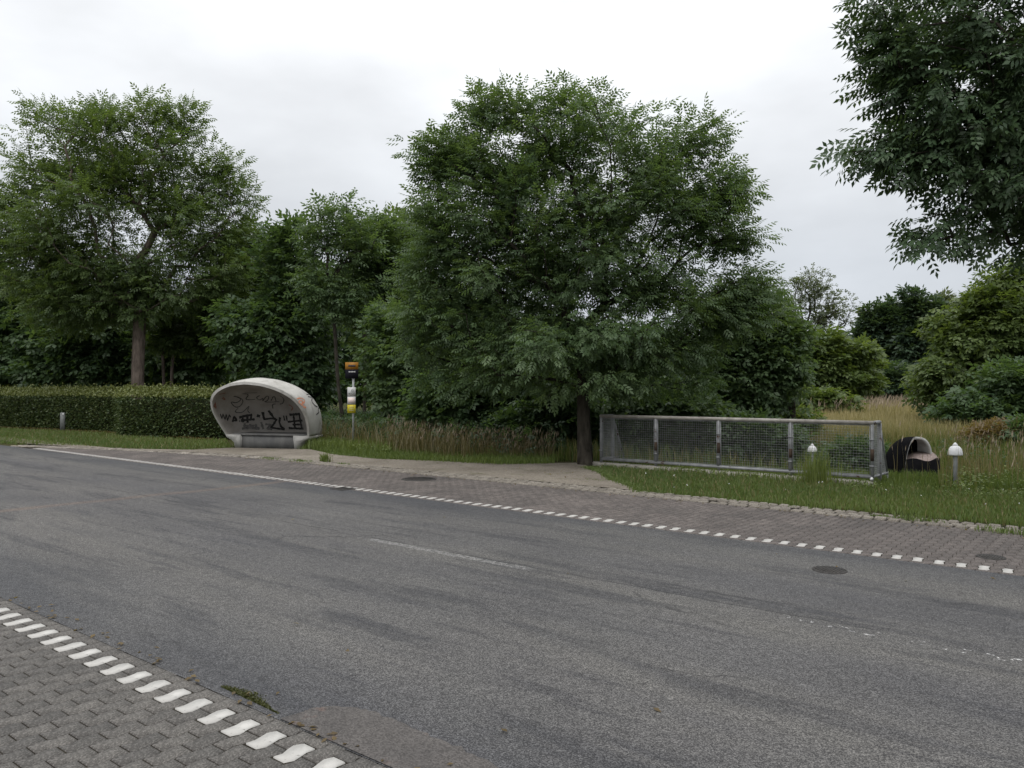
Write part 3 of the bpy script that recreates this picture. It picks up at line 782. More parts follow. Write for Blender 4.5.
# the far wood: one mass behind everything
def wood(name, px0, px1, yc, tops, n, leaf, mat):
    px = R.uniform(px0, px1, n); tp = np.interp(px, [t[0] for t in tops], [t[1] for t in tops])+R.normal(0, 5, n)
    py = R.uniform(0, 1, n)**.9*(400-tp)+tp
    yy = yc+R.uniform(-4, 4, n)+3*np.sin(px*.09)
    C = np.array([D(a, b, c) for a, b, c in zip(px, py, yy)])
    C[:, 2] = np.maximum(C[:, 2], .05)
    tint = .4+.25*fbm(px*.12, py*.16, 11)+R.normal(0, .12, n)
    o = leaf_cloud(name, C, R.normal(0, 1, (n, 3)), leaf, 'far', tint, mat); tag(o, kind='stuff')
wood('woodland', -260, 470, 52, [(-260, 240), (-50, 260), (60, 290), (200, 300), (260, 270), (330, 262), (400, 270), (470, 285)], 24000, .80, M['dark_leaf'])
wood('woodland', 470, 800, 44, [(470, 300), (560, 330), (660, 330), (800, 372)], 10000, .66, M['dark_leaf'])
wood('woodland', 780, 1300, 95, [(780, 362), (840, 345), (866, 318), (900, 306), (925, 298), (960, 302), (1000, 290), (1100, 285), (1300, 300)], 16000, 1.25, M['fir_leaf'])

# ------------------------------------------------------------------ hedge
def hedge():
    pts = [G(-230, 421), G(-60, 425.5), G(30, 428.5), G(112, 432.5), G(120, 436), G(175, 438.5), G(222, 439.5)]
    pts = np.array([p[:2] for p in pts])
    root = empty('hedge', (*pts[3], -.03), label='long clipped beech hedge with yellowish flat top left of the shelter', cat='hedge')
    org = np.array([*pts[3], -.03]); back = np.array([-SY, CY])
    mb = MB()
    segs = []
    for i in range(len(pts)-1):
        a, b = pts[i], pts[i+1]; segs.append((a, b))
        ca = [(*(a+back*.25), .02), (*(b+back*.25), .02), (*(b+back*1.3), .02), (*(a+back*1.3), .02)]
        mb.prism([np.array(p)-org for p in ca], (0, 0, 1.28))
    mb.build('branches', M['hedge_core'], root)
    Ln = np.array([np.linalg.norm(b-a) for a, b in segs]); N = 62000
    si = R.choice(len(segs), N, p=Ln/Ln.sum()); t = R.random(N)
    a = np.array([s[0] for s in segs])[si]; b = np.array([s[1] for s in segs])[si]
    p = a+(b-a)*t[:, None]
    topf = R.random(N) < .36
    z = np.where(topf, 0, R.uniform(0.0, 1.40, N))
    u = p@np.array([CY, SY])
    dep = np.where(topf, R.uniform(0, 1.35, N), .16*fbm(u*1.3, z*1.7, 5)+R.normal(.06, .08, N)+.14*np.abs(np.sin(u*.45)))
    p = p+back[None]*dep[:, None]
    z = np.where(topf, 1.40+.24*np.clip(dep, 0, 1.4)+.03*fbm(u*2.1, dep*3, 6)+R.normal(0, .03, N), z)
    z = np.where(topf & (R.random(N) < .10), z+R.uniform(0, .20, N), z)
    C = np.concatenate([p, z[:, None]], 1)-org
    out_ = np.concatenate([np.where(topf[:, None], 0, -back[None]), np.where(topf, 1.0, .15)[:, None]], 1)
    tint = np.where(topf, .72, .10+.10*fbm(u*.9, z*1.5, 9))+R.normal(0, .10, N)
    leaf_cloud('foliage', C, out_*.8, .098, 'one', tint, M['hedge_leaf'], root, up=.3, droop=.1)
hedge()

# ------------------------------------------------------------------ verges, meadow
LG = [G(-80, 425.5), G(-80, 440), G(0, 443), G(60, 445.5), G(120, 448), G(190, 449.8), G(232, 448), G(226, 439.8), G(175, 438.8), G(112, 433)]
P = poly_points(LG, 24000); P[:, 2] = -.02
dry = fbm(P[:, 0]*.8, P[:, 1]*2.0, 21)
grass('verge_grass', P, R.uniform(.05, .13, len(P)), .020, M['lawn'], .45+.3*dry+R.normal(0, .15, len(P)))
RG = [G(640, 492.5), G(612, 478.5), G(589, 468), G(605, 466), G(740, 478), G(880, 488), G(1060, 492), G(1100, 535), G(1024, 526), G(880, 511), G(760, 502), G(690, 496)]
P = poly_points(RG, 33000); P[:, 2] = -.02
grass('lawn_grass', P, R.uniform(.04, .095, len(P)), .0125, M['lawn'], .40+.30*fbm(P[:, 0]*1.3, P[:, 1]*1.3, 22)+.15*fbm(P[:, 0]*5, P[:, 1]*5, 28)+R.normal(0, .15, len(P)))
MG = [G(300, 450), G(312, 449), G(330, 454), G(380, 459.5), G(440, 462), G(500, 465), G(550, 464), G(560, 456), G(450, 446), G(370, 441), G(320, 440)]
P = poly_points(MG, 26000); P[:, 2] = -.02
fr = R.random(len(P))
grass('verge_grass', P, R.uniform(.07, .20, len(P)), .014, M['weed'], .42+.25*fbm(P[:, 0]*1.5, P[:, 1]*1.5, 23)+R.normal(0, .15, len(P)))
# rough grass round the shelter and bus stop
P = poly_points([G(300, 441), G(304, 447), G(312, 450), G(345, 452), G(385, 455), G(400, 445), G(345, 438), G(318, 436)], 9000); P[:, 2] = -.02
grass('rough_grass', P, R.uniform(.15, .42, len(P)), .016, M['weed'], .55+.25*fbm(P[:, 0]*2, P[:, 1]*2, 24)+R.normal(0, .15, len(P)))
# straw-coloured tall grass left of the big tree
P = poly_points([G(385, 448), G(400, 453.5), G(450, 456.5), G(510, 459), G(552, 460.5), G(556, 454), G(470, 446), G(395, 441)], 3400); P[:, 2] = -.02
o, tips = grass('dry_grass', P, R.uniform(.35, .95, len(P))*(.7+.3*np.clip(fbm(P[:, 0]*1.4, P[:, 1]*1.4, 25)+.6, 0, 1.3)), .008, M['straw'], .35+R.normal(0, .2, len(P)), spread=.30)
sel = R.random(len(tips)) < .6
leaf_cloud('seed_heads', tips[sel]-np.array([0, 0, .02]), np.tile([.25, .1, 1.0], (sel.sum(), 1)), .16, 'plume', R.random(sel.sum()), M['plume'], droop=0, up=.2)['kind'] = 'stuff'
# stream bank vegetation behind the railing
def clear_culvert(P):
    qx, qy = P[:, 0]*CY+P[:, 1]*SY, -P[:, 0]*SY+P[:, 1]*CY
    return P[~((qx/qy > (878-512)/F) & (qx/qy < (940-512)/F) & (qy < 17.8))]
BK = [W(1.0, 18.4), W(6.3, 15.2), W(12, 15.5), W(16, 24), W(8, 26), W(2, 24)]
P = clear_culvert(poly_points(BK, 9000))
grass('bank_straw', P, R.uniform(.2, .7, len(P)), .016, M['field'], .05+.3*fbm(P[:, 0]*.6, P[:, 1]*.6, 29)+R.normal(0, .15, len(P)))
P = clear_culvert(poly_points(BK, 15000))
tt = .25+.35*fbm(P[:, 0]*.7, P[:, 1]*.7, 27)+R.normal(0, .15, len(P))
grass('bank_grass', P, R.uniform(.18, .62, len(P)), .02, M['weed'], tt*.8)
P = poly_points(RG, 2600); P[:, 2] = -.02
grass('lawn_straw', P, R.uniform(.05, .16, len(P)), .007, M['straw'], .4+R.normal(0, .25, len(P)), spread=.8)
P = poly_points(LG, 3500); P[:, 2] = -.02
grass('lawn_straw', P, R.uniform(.05, .16, len(P)), .012, M['straw'], .4+R.normal(0, .25, len(P)), spread=.8)
# weeds along the foot of the railing and to its right
P = poly_points([G(604, 465.5), G(740, 477), G(885, 488), G(1060, 492), G(1060, 478), G(890, 474), G(740, 469), G(610, 462)], 15000)
P[:, 2] = -.03
dist = P[:, 0]+4.2
h = np.where(P[:, 0] > -3.9, np.where(P[:, 0] < -2.2, R.uniform(.06, .20, len(P)), R.uniform(.14, .46, len(P)))*(.75+.35*fbm(P[:, 0]*2.2, P[:, 1]*2.2, 33)), np.where(P[:, 0] < -8.0, R.uniform(.02, .06, len(P)), R.uniform(.06, .18, len(P))))
grass('rough_grass', P, h, .012, M['weed'], .40+.25*fbm(P[:, 0]*1.6, P[:, 1]*1.6, 26)+R.normal(0, .15, len(P)))
# broad-leaved weeds mixed into the verges
def herbs(name, poly, n, hh, leaf, tb, mat='weed'):
    c = clear_culvert(poly_points(poly, n)); n = len(c); k = 14; C = np.repeat(c, k, 0)+R.normal(0, 1, (n*k, 3))*np.array([.07, .07, 0]); C[:, 2] = R.uniform(.02, 1, n*k)*np.repeat(R.uniform(.4, 1, n), k)*hh
    leaf_cloud(name, C, np.concatenate([R.normal(0, 1, (n*k, 2)), R.uniform(-.2, .8, (n*k, 1))], 1), leaf, 'one', tb+R.normal(0, .2, n*k), M[mat], droop=.1)['kind'] = 'stuff'
herbs('verge_herbs', [G(302, 442), G(312, 449.5), G(345, 452), G(390, 456), G(405, 446), G(345, 438)], 130, .32, .07, .5)
herbs('verge_herbs', [G(604, 466), G(740, 478.5), G(880, 489.5), G(880, 484), G(740, 473), G(606, 462)], 90, .12, .05, .45)
herbs('verge_herbs', [G(946, 491), G(1060, 494), G(1060, 478), G(950, 477)], 80, .26, .055, .5)
herbs('verge_herbs', [G(880, 494), G(1060, 502), G(1060, 492), G(880, 486)], 60, .08, .045, .5)
herbs('bank_herbs', BK, 260, .5, .07, .3, 'dark_leaf')
# tall tuft at the railing
c = G(817, 482.5); P = np.array([c[0], c[1], -.02])+R.normal(0, 1, (230, 3))*np.array([.15, .09, 0])
o, _ = grass('grass_tuft', P, R.uniform(.25, .80, 230), .012, M['weed'], .85+R.normal(0, .15, 230), kind=None, spread=.28,
      label='tall bright green grass tuft growing through the railing near its right end', cat='grass tuft')
# thin dry stalks near the lamp and the culvert
P = poly_points([G(880, 487), G(1060, 490), G(1060, 470), G(985, 468), G(886, 474)], 330)
qx, qy = P[:, 0]*CY+P[:, 1]*SY, -P[:, 0]*SY+P[:, 1]*CY
P = P[~((qx/qy < (938-512)/F) & (R.random(len(P)) < .8))]; P[:, 2] = -.05
o, tips = grass('dry_grass', P, R.uniform(.4, 1.05, len(P)), .010, M['straw'], .45+R.normal(0, .2, len(P)), spread=.16)
leaf_cloud('seed_heads', tips, np.tile([.15, .1, 1.0], (len(tips), 1)), .14, 'plume', R.random(len(tips)), M['plume'], droop=0, up=.2)['kind'] = 'stuff'
# dry meadow
def meadow(n, y0, y1, hs, wd, name, tb):
    yc = np.exp(R.uniform(math.log(y0), math.log(y1), n)); px = R.uniform(690, 1120, n)
    xc = (px-512)/F*yc
    P = np.stack([xc*CY-yc*SY, xc*SY+yc*CY, np.zeros(n)], 1); P[:, 2] = ground_z(P[:, 0], P[:, 1])
    far = np.clip((yc-y0)/(y1-y0), 0, 1)
    tint = tb+.35*far+.22*fbm(P[:, 0]*.35, P[:, 1]*.35, 31)+R.normal(0, .12, n)
    return grass(name, P, R.uniform(.7, 1.1, n)*hs, wd*(yc/30), M['field'], tint, spread=.25)
meadow(18000, 22, 40, .75, .030, 'meadow_grass', .30)
o, tips = meadow(18000, 38, 85, .95, .030, 'meadow_grass', .55)
sel = R.random(len(tips)) < .45
leaf_cloud('meadow_plumes', tips[sel], np.tile([.3, .1, 1.0], (int(sel.sum()), 1)), .34, 'plume', R.random(int(sel.sum())), M['plume'], droop=0, up=.2)['kind'] = 'stuff'
# undergrowth under the wood edge
P = poly_points([W(-9.5, 27), W(-5.5, 23.5), W(-1.5, 19.5), W(1.2, 18.2), W(2, 24), W(-6, 34), W(-16, 38)], 6000)
leaf_cloud('undergrowth', P+np.array([0, 0, 1])*R.uniform(.05, .9, (len(P), 1)), R.normal(0, 1, (len(P), 3)), .26, 'mid', .2+R.normal(0, .15, len(P)), M['dark_leaf'])['kind'] = 'stuff'
# leaning dead stalks in the dark behind the verge
P = poly_points([W(-6.0, 23), W(-1.2, 18.3), W(-.6, 19.2), W(-5.5, 24.5)], 900)
grass('dead_stalks', P, R.uniform(.5, 1.1, len(P)), .014, M['straw'], .1+R.normal(0, .15, len(P)), spread=.6)

def tuft(px, py, n, hh, rad, mat, lab, name='weed_tuft', cat='weed tuft', tb=.5):
    c = G(px, py); P = np.array([c[0], c[1], .0])+R.normal(0, 1, (n, 3))*np.array([rad, rad*.5, 0])
    P[:, 1] = np.maximum(P[:, 1], c[1]-rad*.6)
    grass(name, P, R.uniform(.4, 1, n)*hh, .012, mat, tb+R.normal(0, .15, n), kind=None, spread=.6, label=lab, cat=cat, group='weeds growing between the setts')
tuft(325, 462, 170, .28, .075, M['weed'], 'tallest weed tuft in the setts, below and right of the shelter')
PW, HW = [], []                                   # low weeds spreading in the joints of the setts
for px, py, n, hh, rad in ((270, 459, 120, .07, .20), (300, 461.5, 140, .09, .20), (343, 464.5, 60, .07, .10), (916, 520.5, 170, .10, .13),
                           (886, 517.5, 80, .05, .10), (1012, 533, 200, .09, .22), (732, 500.5, 40, .05, .06), (600, 481, 60, .04, .2), (800, 507, 60, .04, .25)):
    c = G(px, py); p_ = np.array([c[0], c[1], 0])+R.normal(0, 1, (n, 3))*np.array([rad, rad*.35, 0]); PW.append(p_); HW.append(R.uniform(.4, 1, n)*hh)
PW = np.concatenate(PW); grass('sett_weeds', PW, np.concatenate(HW), .012, M['lawn'], .42+R.normal(0, .2, len(PW)), spread=.6)
# grass creeping over the edge of the footpath
PE = []
for qa, qb in ((G(588, 468), G(612, 478)), (G(612, 478), G(640, 492)), (G(380, 459), G(440, 461)), (G(440, 461), G(545, 463.5)), (G(330, 454), G(380, 459))):
    t = R.random((900, 1)); c = qa+(qb-qa)*t; PE.append(c+np.stack([R.normal(0, .05, 900)+.09*fbm(c[:, 0]*5, c[:, 1]*5, 51), R.normal(0, .05, 900)+.09*fbm(c[:, 0]*5, c[:, 1]*5, 52), np.zeros(900)], 1))
PE = np.concatenate(PE); grass('edge_grass', PE, R.uniform(.02, .09, len(PE)), .012, M['lawn'], .42+R.normal(0, .18, len(PE)), spread=.6)
# dead leaves and bits blown against the edges
LT = []
for n, f in ((110, lambda t: (-8+t*9, NE+ASK*(-8+t*9)+abs(R.normal(0, .05)))), (160, lambda t: (-18+t*20, 10.55-abs(R.normal(0, .10)))), (240, lambda t: (-16+t*9, R.uniform(11.2, 13.2))), (18, lambda t: (-9+t*12, R.uniform(2.3, 8.2)))):
    for _ in range(n): LT.append((*f(R.random()), .012))
hb = [(G(-60, 426.2), G(30, 429)), (G(30, 429), G(112, 433.2)), (G(112, 433.5), G(215, 440.5))]
for qa, qb in hb:
    for _ in range(900): LT.append(tuple((qa+(qb-qa)*R.random()+np.array([0, -abs(R.normal(0, .16)), R.uniform(.03, .09)]))))
LT = np.array(LT); leaf_cloud('leaf_litter', LT, np.concatenate([R.normal(0, 1, (len(LT), 2)), np.zeros((len(LT), 1))], 1), .045, 'one', R.random(len(LT)), M['rust_leaf'], up=3, droop=.0)['kind'] = 'stuff'
# daisies and clover in the lawn and beside the shelter
PF = np.concatenate([poly_points(RG, 22), poly_points([G(304, 446), G(345, 451), G(380, 455), G(380, 450), G(320, 442)], 40)]); PF[:, 2] = R.uniform(.08, .2, len(PF))
leaf_cloud('daisies', np.repeat(PF, 4, 0), R.normal(0, 1, (len(PF)*4, 3)), .020, 'one', R.random(len(PF)*4), M['lamp_white'], up=2, droop=0)['kind'] = 'stuff'
a, b = G(222, 686), G(280, 713)
n = 1500; t = R.beta(1.3, 1.8, n); P = a+(b-a)*t[:, None]+np.array([0, 1, 0])*(np.abs(R.normal(0, .028, n))*np.sin(math.pi*np.clip(t+.1, 0, 1)))[:, None]
P[:, 2] = 0
grass('moss_strip', P, R.uniform(.003, .012, n), .009, M['moss'], .5+R.normal(0, .25, n), kind=None, spread=.9, label='strip of olive moss along the joint between near pavers and asphalt', cat='moss')

# ------------------------------------------------------------------ concrete bus shelter
def shelter():
    yaw = -math.radians(18)
    xc, yc = -7.05, 22.4
    o0 = W(xc, yc, 0.0)
    rz = math.atan2(SY, CY)+yaw
    root = empty('bus_shelter', o0, rz, label='rounded pale concrete bus shelter with graffiti inside and a low bench wall', cat='bus shelter')
    half = np.array([(1.41, .35), (1.50, .62), (1.545, .85), (1.555, 1.06), (1.47, 1.32), (1.29, 1.53), (.98, 1.70), (.55, 1.83), (0, 1.885)])
    full = np.concatenate([half, (half*[-1, 1])[::-1][1:]])
    sN = 72
    cum = np.concatenate([[0], np.cumsum(np.linalg.norm(np.diff(full, axis=0), axis=1))]); tt_ = np.linspace(0, cum[-1], sN+1)
    O = np.stack([np.interp(tt_, cum, full[:, 0]), np.interp(tt_, cum, full[:, 1])], 1)
    for _ in range(4): O[1:-1] = .5*O[1:-1]+.25*(O[:-2]+O[2:])
    def surf(O, uN, shrink, db):
        rows = []
        for u in np.linspace(0, 1, uN+1)**.9:
            kx = max(0.0, 1-u**3.0)**.46
            kz = (1+.10*math.sin(math.pi*min(1, u*1.25)))*(1-.42*u**3)
            x = O[:, 0]*kx*(1-shrink/1.55); zz = .35+(O[:, 1]-.35)*kz*(1-shrink/1.55)
            d0 = -1.0*np.clip((O[:, 1]-.35)/1.535, 0, 1)**1.1
            y = d0+(db-.25*(O[:, 1]-.35)-d0)*u
            rows.append(np.stack([x, y, zz], 1))
        return rows
    uN = 18
    outer = surf(O, uN, 0, 1.5); inner = surf(O, uN, .075, 1.42)
    def gridmesh(rows, flip):
        V = np.concatenate(rows); n = sN+1; i = (np.arange(len(rows)-1)[:, None]*n+np.arange(sN)[None]).ravel()
        q = np.stack([i, i+1, i+n+1, i+n], 1)
        return V, (q[:, ::-1] if flip else q)
    Vo, qo = gridmesh(outer, False); Vi, qi = gridmesh(inner, True)
    no = len(Vo); qi = qi+no; n = sN+1; j = np.arange(sN)
    rim = np.stack([j+1, j, no+j, no+j+1], 1)
    foot = []
    for side in (0, sN):                       # close the lower edge between both skins
        for r in range(uN):
            foot.append([r*n+side, (r+1)*n+side, no+(r+1)*n+side, no+r*n+side])
    me = mesh('shell', np.concatenate([Vo, Vi]), quads=np.concatenate([qo, qi, rim, np.array(foot)]), smooth=True)
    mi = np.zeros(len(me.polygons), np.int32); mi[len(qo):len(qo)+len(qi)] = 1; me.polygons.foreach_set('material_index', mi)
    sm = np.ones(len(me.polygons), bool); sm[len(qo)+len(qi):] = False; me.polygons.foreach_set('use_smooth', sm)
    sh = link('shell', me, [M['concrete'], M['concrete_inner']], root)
    sh_bvh = BVHTree.FromPolygons([Vector(v) for v in np.concatenate([Vo, Vi])], [list(map(int, f)) for f in np.concatenate([qo, qi])])
    # base: two flared feet, the dark panel between them, the seat slab, the rear footing
    for sg in (-1, 1):
        prof = [(1.40, .352), (1.36, .27), (1.20, .20), (1.11, .13), (1.07, -.03), (.93, -.03), (.90, .18), (.885, .352)]
        b = MB(); b.prism([(sg*x, 0, z) for x, z in (prof if sg < 0 else prof[::-1])], (0, .75, 0)); b.build('foot', M['concrete'], root)
    b = MB(); b.box((0, .12, .155), (1.76, .10, .37)); b.build('bench_front', M['concrete_dirty'], root)
    b = MB(); b.box((0, .50, .362), (2.36, .96, .05), bev=.01); b.build('seat', M['concrete_dirty'], root)
    b = MB()
    ring = [(1.18*c, .08+.95*s) for c, s in ((math.cos(t), math.sin(t)) for t in np.linspace(.45, math.pi-.45, 16))]
    b.prism([(x, y, -.03) for x, y in [(1.06, .3)]+ring+[(-1.06, .3)]], (0, 0, .36)); b.build('footing', M['concrete'], root)
    # graffiti: paint lying on the shell, each stroke where the photograph shows it
    inv = (Matrix.Translation(Vector(o0)) @ Matrix.Rotation(rz, 4, 'Z')).inverted()
    eye = inv @ Vector((0, 0, CH))
    def hit(cx, cy):
        p = inv @ Vector(D(200+cx/7.877, 370+cy/7.877, 22.0))
        d = (p-eye).normalized()
        h = sh_bvh.ray_cast(eye, d)
        if h[0] is None: return None
        nrm = h[1] if h[1].dot(d) < 0 else -h[1]
        return np.array(h[0]+nrm*.007), np.array(nrm)
    def strokes(lines, mat, nm):
        V, Fs = [], []
        for wd, pts in lines:
            if wd < 9 and len(pts) > 2:            # hand-drawn lines bend instead of kinking
                for _ in range(2):
                    pp = [pts[0]]
                    for (xa, ya), (xb, yb) in zip(pts[:-1], pts[1:]): pp += [(.75*xa+.25*xb, .75*ya+.25*yb), (.25*xa+.75*xb, .25*ya+.75*yb)]
                    pts = pp+[pts[-1]]
            q = []
            for (x0, y0), (x1, y1) in zip(pts[:-1], pts[1:]):
                m = max(2, int(math.hypot(x1-x0, y1-y0)/7))
                q += [(x0+(x1-x0)*i/m, y0+(y1-y0)*i/m) for i in range(m)]
            q.append(pts[-1]); H = [h for h in (hit(*p) for p in q) if h]
            if len(H) < 2: continue
            o = len(V); ww = wd*1.3/274.0/2
            for i, (p, nr) in enumerate(H):
                t = H[min(i+1, len(H)-1)][0]-H[max(i-1, 0)][0]; s = np.cross(nr, t); s = s/(np.linalg.norm(s)+1e-9)
                k = ww*(.75+.5*random.random())
                V += [p-s*k, p+s*k]
            Fs += [[o+2*i, o+2*i+1, o+2*i+3, o+2*i+2] for i in range(len(H)-1)]
        if V: tag(link(nm, mesh(nm, V, Fs), mat, root), kind='stuff')
    strokes([(9, [(158, 345), (172, 382), (180, 345), (196, 390), (206, 350), (216, 398), (230, 352), (240, 372)]),
             (13, [(255, 410), (268, 366), (290, 396), (252, 400)]), (10, [(308, 402), (316, 402)]),
             (15, [(308, 375), (350, 362), (412, 352)]), (15, [(322, 398), (372, 392), (432, 388)]), (13, [(372, 352), (376, 415)]), (13, [(405, 345), (400, 395)]), (13, [(335, 372), (340, 412)]),
             (20, [(448, 358), (474, 364)]),
             (16, [(495, 330), (500, 360), (506, 388), (560, 380), (600, 384)]), (17, [(540, 318), (562, 348), (585, 380)]),
             (14, [(606, 384), (585, 420), (562, 452), (610, 460), (668, 466)]), (15, [(632, 372), (626, 410), (640, 445), (668, 468)]),
             (10, [(660, 358), (668, 398)]), (10, [(681, 358), (687, 398)]),
             (16, [(705, 352), (790, 345)]), (15, [(738, 352), (750, 458)]), (13, [(692, 408), (808, 396)]), (15, [(700, 456), (812, 462)]), (13, [(782, 345), (804, 462)]), (12, [(730, 430), (790, 428)])],
            M['black_paint'], 'black_graffiti')
    strokes([(16, [(330, 462), (400, 452), (470, 462)]), (14, [(352, 420), (348, 462)]), (15, [(395, 425), (400, 460)]), (13, [(440, 425), (446, 470)]), (13, [(482, 410), (500, 465)]), (14, [(515, 425), (560, 430), (530, 462), (570, 466)]),
             (10, [(340, 440), (430, 436)]), (12, [(800, 420), (815, 470)])], M['grey_paint'], 'grey_graffiti')
    strokes([(6, [(265, 205), (300, 212), (345, 236), (322, 282), (290, 295), (262, 282), (238, 245), (285, 262), (330, 228), (300, 215)]),
             (5, [(300, 300), (268, 332), (330, 338), (360, 310), (392, 276), (372, 318), (392, 338)]),
             (6, [(335, 185), (390, 190), (350, 235), (435, 230)]), (6, [(470, 200), (440, 215), (470, 240), (500, 215), (492, 250), (520, 205), (545, 205), (535, 240), (500, 250), (560, 252), (625, 248)]),
             (6, [(560, 240), (585, 195), (600, 245)]), (6, [(630, 200), (665, 225), (655, 262), (630, 268)]), (7, [(575, 302), (570, 268), (596, 266)]), (5, [(350, 180), (450, 178)])], M['thin_paint'], 'line_graffiti')
    strokes([(9, [(122, 250), (108, 282), (128, 300), (118, 262)]), (6, [(180, 212), (204, 238), (172, 222)]), (8, [(700, 272), (735, 292), (722, 318)]), (7, [(150, 190), (200, 180)])], M['brown_paint'], 'rusty_graffiti')
    strokes([(7, [(762, 228), (795, 218), (830, 240), (805, 275), (775, 258), (785, 236), (815, 250), (800, 262)]), (9, [(790, 285), (835, 296)]), (6, [(770, 262), (820, 285)])], M['orange_paint'], 'orange_graffiti')
    strokes([(7, [(838, 192), (878, 196)]), (7, [(850, 210), (886, 216), (876, 248), (905, 282), (925, 290)]), (6, [(895, 222), (918, 245)]), (7, [(938, 290), (926, 318), (942, 330), (914, 352)])], M['black_paint'], 'outer_graffiti')
shelter()

# ------------------------------------------------------------------ bus stop pole
def bus_stop():
    yc = 22.0; p = W((353.3-512)/F*yc, yc, 0)
    face = math.atan2(SY, CY)-math.radians(8)
    root = empty('bus_stop_sign', p, face, label='grey bus stop pole with orange and black flag and white and yellow timetable', cat='bus stop sign')
    zy = lambda py: CH-(py-HZ)/F*yc
    b = MB(); b.tube([(0, 0, -.1), (0, 0, zy(363))], .03, 12); b.build('pole', M['pole_grey'], root, smooth=True)
    zt, zm, zb = zy(362.3), zy(369.5), zy(378.6)
    fx = -.03
    b = MB(); b.box((fx, -.045, (zt+zm)/2), (.375, .03, zt-zm-.004), bev=.004); fl = b.build('flag_top', M['orange'], root)
    b = MB(); b.box((fx-.045, -.063, (zt+zm)/2+.0), (.10, .006, .05)); b.box((fx+.065, -.063, (zt+zm)/2), (.10, .006, .05)); b.box((fx+.01, -.0625, (zt+zm)/2), (.05, .005, .03)); b.build('pictogram', M['ink'], fl)
    b = MB(); b.box((fx, -.045, (zb+zm)/2), (.375, .03, zm-zb), bev=.004); fb = b.build('flag_bottom', M['sign_black'], root)
    b = MB()
    for k in range(7): b.box((fx-.07+k*.028, -.063, zm-.07), (.020, .006, .030+.012*(k % 3 == 0)))
    b.build('stop_name', M['sign_white'], fb)
    t0, t1, t2, t3 = zy(387.2), zy(396.2), zy(404.3), zy(413.0); px_ = -.035
    for nm, za, zb_, mt in (('timetable', t0, t1, 'sign_white'), ('timetable', t1-.012, t2, 'sign_white'), ('notice', t2-.012, t3, 'sign_yellow')):
        b = MB(); b.box((px_, -.047, (za+zb_)/2), (.235, .02, za-zb_), bev=.003); o = b.build(nm, M[mt], root)
        d = MB()
        if nm == 'notice':
            for k in range(3): d.box((px_, -.059, za-.06-k*.05), (.15, .004, .010))
            d.build('print', M['pole_grey'], o)
        elif za == t0:
            for s in ((0, .055), (0, .0), (0, -.055)): d.box((px_+.03, -.059, (za+zb_)/2+s[1]), (.06, .004, .016))
            for s in ((-.025, .03), (.025, .03), (.025, -.03), (-.025, -.03)): d.box((px_+.03+s[0], -.0595, (za+zb_)/2+s[1]), (.014, .005, .055))
            d.box((px_-.06, -.059, (za+zb_)/2-.04), (.05, .004, .06))
            d.build('number', M['pole_grey'], o)
        else:
            d.box((px_, -.059, (za+zb_)/2), (.19, .004, (za-zb_)*.75)); d.build('print', M['sign_pink'], o)
    b = MB(); b.box((px_-.135, -.047, (t2+t3)/2+.03), (.035, .03, .05)); b.build('clip', M['rust'], root)
bus_stop()

